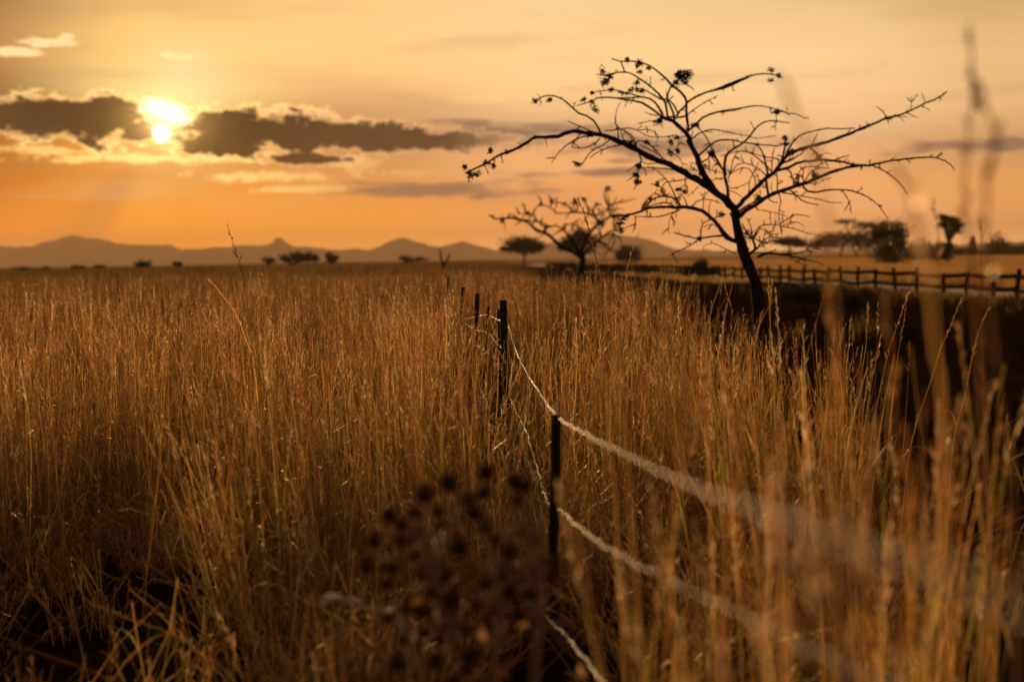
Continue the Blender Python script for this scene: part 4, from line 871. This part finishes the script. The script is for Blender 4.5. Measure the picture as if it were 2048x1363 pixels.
leafy_tree('tiny low bush on the skyline left of the clump', 540, 230, [(538, 518, 16, 4)], seed=19, n=300, size=1.9)
leafy_tree('tiny bush on the skyline between the dome and the stalk', 357, 230, [(357, 526, 9, 4)], seed=20, n=250, size=1.9)
leafy_tree('very low dark scrub at the far left of the skyline', 48, 200, [(44, 537, 18, 4), (92, 536, 8, 3)], seed=21, n=500, size=1.9)
leafy_tree('low bush on the skyline below the twin peaks', 815, 220, [(812, 515, 14, 4), (840, 517, 16, 3)], seed=22, n=500, size=1.9)
leafy_tree('low bush between the scrub and the dome on the left skyline', 160, 220, [(160, 534, 16, 3), (200, 532, 10, 3)], seed=23, n=400, size=1.9)
leafy_tree('black low thicket on the burnt ground right of the big trunk', 1640, 26, [(1600, 590, 50, 16), (1680, 600, 60, 18)], seed=24, n=5000, size=3)
def dead_sapling():
    d = 60.; m = d / F; rnd = random.Random(2); f = at(888, 545, d); f.z = 0
    root = empty('dead_sapling', f, 'forked dead sapling poking above the grass before the skyline', 'tree')
    P0 = [(f, 3 * m), (at(886, 530, d), 2.6 * m), (at(882, 515, d), 2 * m), (at(879, 497, d), 1.2 * m)]
    a = MB(); limb_mesh(a, P0, rnd, m); a.build('trunk', MAT['bark'], root)
    b = MB(); limb_mesh(b, [(at(887, 532, d), 2.2 * m), (at(894, 520, d), 1.8 * m), (at(900, 507, d), 1.2 * m)], rnd, m); b.build('branch', MAT['bark'], root)
dead_sapling()

# ------------------------------------------------------------------ wire fence
def wire_fence():
    b0 = at(1015, 955, 10.4); b0.z = 0
    root = empty('wire_fence', b0, 'old steel post and twisted wire fence running away through the tall grass', 'fence')
    rnd = random.Random(6)
    def post(top, foot, w, kind='y'):
        mb = MB(); ax = (top - foot); L = ax.length; z = ax.normalized()
        x = Vector((1, 0, 0)); x = (x - z * x.dot(z)).normalized(); y = z.cross(x)
        Mx = Matrix((x, y, z)).transposed().to_4x4(); Mx.translation = foot
        t = w * .11
        mb.box(-w/2, -t, 0, w/2, t, L, Mx)                             # flange
        mb.box(-t, t + .0005, 0, t, w * .75, L - .002, Mx)             # web
        for i in range(int(L / .1)):                                    # small lugs the wires are tied to
            mb.box(-w*.18, -t - w*.10, .05 + i*.1, w*.18, -t - .0005, .065 + i*.1, Mx)
        return mb.build('post', MAT['steel'], root)
    def stick(pl, w0, w1, nm='dropper', mat='steel'):
        mb = MB(); P = [(at(*p), w0 + (w1-w0) * i / (len(pl)-1)) for i, p in enumerate(pl)]
        S = smooth_path(P, .06); mb.tube([v + Vector((rnd.uniform(-1, 1), rnd.uniform(-1, 1), 0)) * .0015 for v, r in S], [r * rnd.uniform(.9, 1.1) for v, r in S], 6)
        return mb.build(nm, MAT[mat], root)
    top = at(1006.5, 600, 10.4); ft = at(1016, 955, 10.4); ft.z = -.1; post(top, ft, .050)
    stick([(1113, 828, 5.2), (1111, 960, 5.2), (1107, 1090, 5.2), (1110, 1220, 5.2), (1115, 1395, 5.2)], .019, .019)
    for (a, b, d, w) in (((955, 586), (943, 830), 13.4, .042), ((926, 574), (914, 760), 16.2, .04)):
        f = at(b[0], b[1], d); f.z = -.05; post(at(a[0], a[1], d), f, w)
    stick([(997, 618, 11.6), (999, 700, 11.6), (1003, 900, 11.6)], .011, .011)
    stick([(978, 612, 12.4), (971, 690, 12.4), (962, 860, 12.4)], .010, .010)
    stick([(908, 560, 19.5), (905, 620, 19.5), (902, 720, 19.5)], .014, .014)
    stick([(897, 553, 24), (895, 600, 24), (893, 680, 24)], .014, .014)
    def wire(pl, r0, twist=.035, wob=.006, nm='wire', strands=2, mat='wire', barbs=0, taper=0.):
        P = [(at(*p), r0) for p in pl]; S = smooth_path(P, .008); V = [v for v, _ in S]; r = r0; rl = []
        mb = MB(); acc = 0; ph = rnd.uniform(0, 6)
        paths = [[] for _ in range(strands)]
        for i, v in enumerate(V):
            t = (V[min(i+1, len(V)-1)] - V[max(i-1, 0)]).normalized(); o = t.orthogonal().normalized(); b = t.cross(o)
            if taper: r = r0 * (1 - taper * i / len(V))
            rl.append(r)
            if i: acc += (v - V[i-1]).length
            wv = Vector((mnoise.noise(Vector((acc * 9, ph, 0))), mnoise.noise(Vector((acc * 9, ph, 4))), mnoise.noise(Vector((acc * 9, ph, 8))))) * wob
            for k in range(strands):
                a = acc / twist * 2 * PI + k * 2 * PI / strands
                q = r * (1.25 if strands > 1 else 0)
                paths[k].append(v + wv + (o * math.cos(a) + b * math.sin(a)) * q)
            if barbs and i % barbs == barbs // 2:
                for _ in range(2):
                    dv = Vector((rnd.uniform(-1, 1), rnd.uniform(-.4, .4), rnd.uniform(-1, 1))).normalized() * r * 7
                    mb.tube([v + wv - dv, v + wv, v + wv + dv], [r*.3, r*.7, r*.3], 4)
        for p in paths: mb.tube(p, rl, 5)
        return mb.build(nm, MAT[mat], root, True)
    wire([(1016, 640, 10.3), (1021, 665, 9.9), (1033, 702, 9.3), (1055, 748, 8.2), (1085, 792, 6.6), (1115, 833, 5.25), (1180, 872, 4.0), (1260, 912, 2.9), (1350, 955, 2.15), (1460, 1000, 1.35), (1500, 1018, 1.22), (1560, 1042, 1.1), (1680, 1088, .9), (1850, 1140, .72), (2150, 1240, .55)], .0021, .085, taper=.75)
    wire([(1011, 672, 10.4), (1017, 705, 10.2), (1025, 732, 9.9), (1021, 765, 9.6), (1022, 800, 9.3), (1040, 835, 8.6), (1062, 890, 7.7), (1078, 950, 6.8), (1092, 995, 5.9), (1113, 1012, 5.22), (1150, 1045, 4.4), (1200, 1085, 3.5), (1270, 1125, 2.8), (1350, 1165, 2.35), (1440, 1205, 2.1), (1560, 1260, 1.7), (1700, 1330, 1.4), (1850, 1420, 1.2)], .0027, .085, .011, taper=.82)
    wire([(1018, 820, 10.2), (1033, 870, 9.9), (1036, 905, 9.7), (1047, 945, 9.4), (1060, 990, 9.1), (1062, 1040, 8.9), (1066, 1075, 8.8)], .0026, .04, .012)
    wire([(1022, 845, 10.1), (1033, 910, 9.8), (1036, 950, 9.6), (1048, 1000, 9.4), (1056, 1050, 9.2)], .0022, .04, .012)
    wire([(1024, 790, 9.9), (1038, 840, 9.6), (1050, 895, 8.9), (1063, 945, 8.3), (1075, 990, 7.7), (1086, 1030, 7.2), (1100, 1090, 6.5)], .0030, .045, .010)
    wire([(1020, 735, 10.1), (1031, 775, 9.8), (1047, 820, 9.5), (1056, 850, 9.2), (1066, 890, 9.0), (1072, 940, 8.8)], .0036, .06, .004, 'stay', 1, 'steel')
    wire([(1020, 690, 10.2), (1026, 760, 9.9), (1034, 860, 9.6), (1040, 960, 9.4)], .0028, .06, .004, 'stay', 1, 'steel')
    wire([(1060, 1205, 6.0), (1090, 1230, 5.3), (1140, 1280, 4.4), (1210, 1363, 3.6), (1300, 1460, 2.8)], .0026, .08, .008)
    wire([(1010, 642, 10.5), (997, 640, 11.6), (978, 631, 12.4), (956, 632, 13.4), (927, 636, 16.2), (908, 600, 19.5), (897, 580, 24)], .0034, .06, .004)
    wire([(1010, 700, 10.5), (998, 690, 11.6), (975, 665, 12.4), (952, 660, 13.4), (922, 640, 16.2)], .0026, .06, .006)
    wire([(1010, 745, 10.5), (1001, 735, 11.6), (970, 700, 12.4), (948, 690, 13.4)], .0024, .06, .008)
    for pl in ([(972, 660, 10.3), (990, 682, 10.35), (1014, 706, 10.35)], [(1035, 690, 9.9), (1048, 692, 9.9), (1052, 682, 9.9)], [(1028, 672, 9.9), (1036, 660, 9.9)], [(998, 905, 10.2), (1012, 898, 10.1), (1026, 893, 10.1)],
               [(1005, 905, 10.2), (1022, 905, 10.1)], [(1010, 670, 10.3), (1024, 676, 10.1), (1030, 700, 9.9)], [(1000, 610, 10.4), (1001, 640, 10.4), (1013, 655, 10.3)]):
        wire(pl, .0016, .03, .002, 'wire_end', 1)
    # loose tangle at the foot of the post
    for k in range(7):
        a = rnd.uniform(0, 6); pl = []
        for j in range(7):
            pl.append((975 + 28 * math.cos(a + j * .8) * rnd.uniform(.5, 1.1) + rnd.uniform(-8, 8), 845 + 60 * math.sin(a + j * .8) * rnd.uniform(.5, 1.1), 10.2 + rnd.uniform(-.2, .3)))
        wire(pl, .002, .03, .004, 'loose_wire', 1, 'steel' if k % 2 else 'wire')
wire_fence()

# ------------------------------------------------------------------ rail fence by the road
def rail_fence():
    root = empty('rail_fence', (railx(40), 40, 0), 'dark wooden post and rail fence along the near side of the road', 'fence')
    rnd = random.Random(12); ys = []; y = 33.
    while y < 250: ys.append(y); y += (2.4 if y < 120 else 5.) * rnd.uniform(.8, 1.2)
    for y in ys:
        mb = MB(); x = railx(y); P = [Vector((x + rnd.uniform(-.03, .03), y, -.05)), Vector((x, y, .5)), Vector((x + rnd.uniform(-.07, .07), y + rnd.uniform(-.08, .08), .93 + rnd.uniform(-.07, .12)))]
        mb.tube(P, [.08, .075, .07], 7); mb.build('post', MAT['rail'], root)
    for lev in (.42, .82):
        for a, b in zip(ys[::2], ys[2::2] ):
            if lev > .6 and a < 36: continue
            mb = MB(); x0, x1 = railx(a) - .08, railx(b) - .08
            S = [Vector((x0, a - .1, lev + rnd.uniform(-.03, .03))), Vector(((x0+x1)/2, (a+b)/2, lev - .06 + rnd.uniform(-.03, .03))), Vector((x1, b + .1, lev + rnd.uniform(-.03, .03)))]
            mb.tube(S, [.07, .075, .065], 6); mb.build('rail', MAT['rail'], root)
rail_fence()

# ------------------------------------------------------------------ dried weed close to the camera
def dried_weed():
    d0 = 2.9; rnd = random.Random(10); m = d0 / F
    f = Vector((at(965, 1300, d0).x, d0, 0))
    root = empty('dried_weed', f, 'out of focus dead weed with round dark seed heads, low in front of the fence', 'plant')
    Z = lambda *p: [(600 + a / 2.821, 880 + b / 2.821) for a, b in p]
    heads = Z((1205, 225), (950, 340), (1035, 290), (800, 485), (1040, 490), (985, 410), (1050, 180), (570, 470), (500, 420), (660, 550), (760, 590), (690, 740), (820, 760), (520, 720), (1270, 260), (1220, 340), (1260, 510), (1150, 740),
              (1100, 880), (990, 920), (850, 900), (600, 940), (800, 1060), (700, 1080), (880, 1150), (550, 1250), (930, 1290), (1390, 680), (1300, 870), (1180, 620), (490, 810), (640, 640), (740, 850), (870, 820), (1050, 800), (1180, 850), (1230, 780),
              (840, 960), (780, 1120), (620, 900), (860, 1040), (1000, 840), (900, 600), (730, 290), (840, 240), (1400, 760), (570, 560), (1080, 960), (960, 1200), (1100, 560), (420, 560), (380, 700), (700, 300), (650, 420), (780, 400), (1320, 560), (1230, 980), (1040, 1040), (930, 1060), (700, 960), (600, 1120), (760, 1240), (660, 1330), (1080, 1320), (1000, 1380), (860, 1380), (500, 1000), (1330, 1000), (1150, 1120))
    stems = []
    hubs = []
    for k in range(9):
        a = rnd.uniform(-.16, .16); top = Vector((f.x + a, d0 + rnd.uniform(-.12, .16), rnd.uniform(.55, 1.0)))
        P = [(f + Vector((a * .1, 0, 0)), .006), (f.lerp(top, .5) + Vector((rnd.uniform(-.03, .03), 0, .05)), .005), (top, .003)]
        mb = MB(); V, _ = limb_mesh(mb, P, rnd, .001, .1, False); mb.build('stem', MAT['dry_stem'], root); hubs += V[len(V)//3:]
    for (x, y) in heads:
        c = at(x, y, d0 + rnd.uniform(-.22, .3)); h = min(hubs, key=lambda v: (v - c).length + rnd.uniform(0, .12))
        midp = h.lerp(c, .55) + Vector((rnd.uniform(-.03, .03), rnd.uniform(-.03, .03), rnd.uniform(.01, .06)))
        mb = MB(); limb_mesh(mb, [(h, .0028), (midp, .0022), (c, .0018)], rnd, .001, .1, False); mb.build('twig', MAT['dry_stem'], root)
        hb = MB(); r = rnd.uniform(.011, .020)
        for lat in range(5):                                            # knobbly core with bristling bracts
            pass
        rings = [(-1, .15), (-.6, .8), (0, 1.), (.6, .85), (1, .25)]
        hb.tube([c + Vector((0, 0, r * z)) for z, _ in rings], [r * q * rnd.uniform(.85, 1.1) for _, q in rings], 8)
        for _ in range(46):
            dv = Vector((rnd.gauss(0, 1), rnd.gauss(0, 1), rnd.gauss(0, 1))).normalized(); b = dv.orthogonal().normalized() * r * .22
            p = c + dv * r * .75; e = c + dv * r * rnd.uniform(1.3, 1.9); hb.quad(p - b, p + b, e + b * .15, e - b * .15)
        hb.build('seed_head', MAT['seed'], root)
    for k in range(60):                                                 # curled brown leaves hanging from the stems
        h = rnd.choice(hubs) + Vector((rnd.uniform(-.13, .13), rnd.uniform(-.12, .12), rnd.uniform(-.12, .08))); L = rnd.uniform(.03, .06); dv = Vector((rnd.uniform(-1, 1), rnd.uniform(-1, 1), rnd.uniform(-1, .2))).normalized()
        sv = dv.orthogonal().normalized(); sv.rotate(Matrix.Rotation(rnd.uniform(0, 6), 3, dv)); nn = dv.cross(sv); lf = MB(); P = []
        for j in range(6):
            t = j / 5; P.append(h + dv * L * t + nn * L * .5 * math.sin(t * 2.6) )
        tc = rnd.choice(((.34, .17, .06), (.24, .11, .04), (.42, .26, .12)))
        ribbon(lf, P, [L * q for q in (.03, .16, .22, .18, .10, .01)], sv, tc); lf.build('dry_leaf', MAT['grass'], root)
    for k in range(16):                                                 # curled dry leaves and bare curling twigs
        h = rnd.choice(hubs); dv = Vector((rnd.uniform(-1, 1), rnd.uniform(-.5, .5), rnd.uniform(-.2, .9))).normalized(); P = [(h, .0025)]; cur = Vector((rnd.uniform(-1, 1), 0, rnd.uniform(-1, .2)))
        for j in range(6): P.append((P[-1][0] + dv * .035, .0022)); dv = (dv + cur * .35).normalized()
        mb = MB(); limb_mesh(mb, P, rnd, .001, .1, False); mb.build('twig', MAT['dry_stem'], root)
dried_weed()
def dry_twig():
    d = 3.2; pts = [(640, 1212), (655, 1196), (680, 1196), (705, 1206), (735, 1216), (770, 1222), (800, 1240)]
    P = [at(x, y, d + .02 * i) for i, (x, y) in enumerate(pts)]; rnd = random.Random(1)
    end = P[-1]; P = P + [Vector((end.x + .03, end.y, end.z - .25)), Vector((end.x + .02, end.y, 0))]
    mb = MB(); limb_mesh(mb, [(p, .0095 - .0009 * i) for i, p in enumerate(P)], rnd, .002, .15, False)
    o = mb.build('dry_twig', MAT['wire'], loc=(end.x, end.y, 0)); o.data.materials[0] = solid('bleached_twig', (.62, .50, .40), (.78, .68, .58), 40., .6, .3, .4)
    tag(o, 'bleached twig bent over to the left at the lower left of the dead weed', 'twig')
dry_twig()

# ------------------------------------------------------------------ haze
def haze():
    m, nt, n, out = material('haze_air'); v = nt.nodes.new('ShaderNodeVolumePrincipled')
    v.inputs['Color'].default_value = (1.0, .70, .45, 1); v.inputs['Density'].default_value = 1.75e-4; v.inputs['Anisotropy'].default_value = 0.
    nt.links.new(v.outputs[0], out.inputs['Volume'])
    mb = MB(); mb.box(-FAR - 50, -350, -1.2, FAR + 50, FAR + 50, 136); o = mb.build('haze', m); tag(o, kind='stuff')
haze()
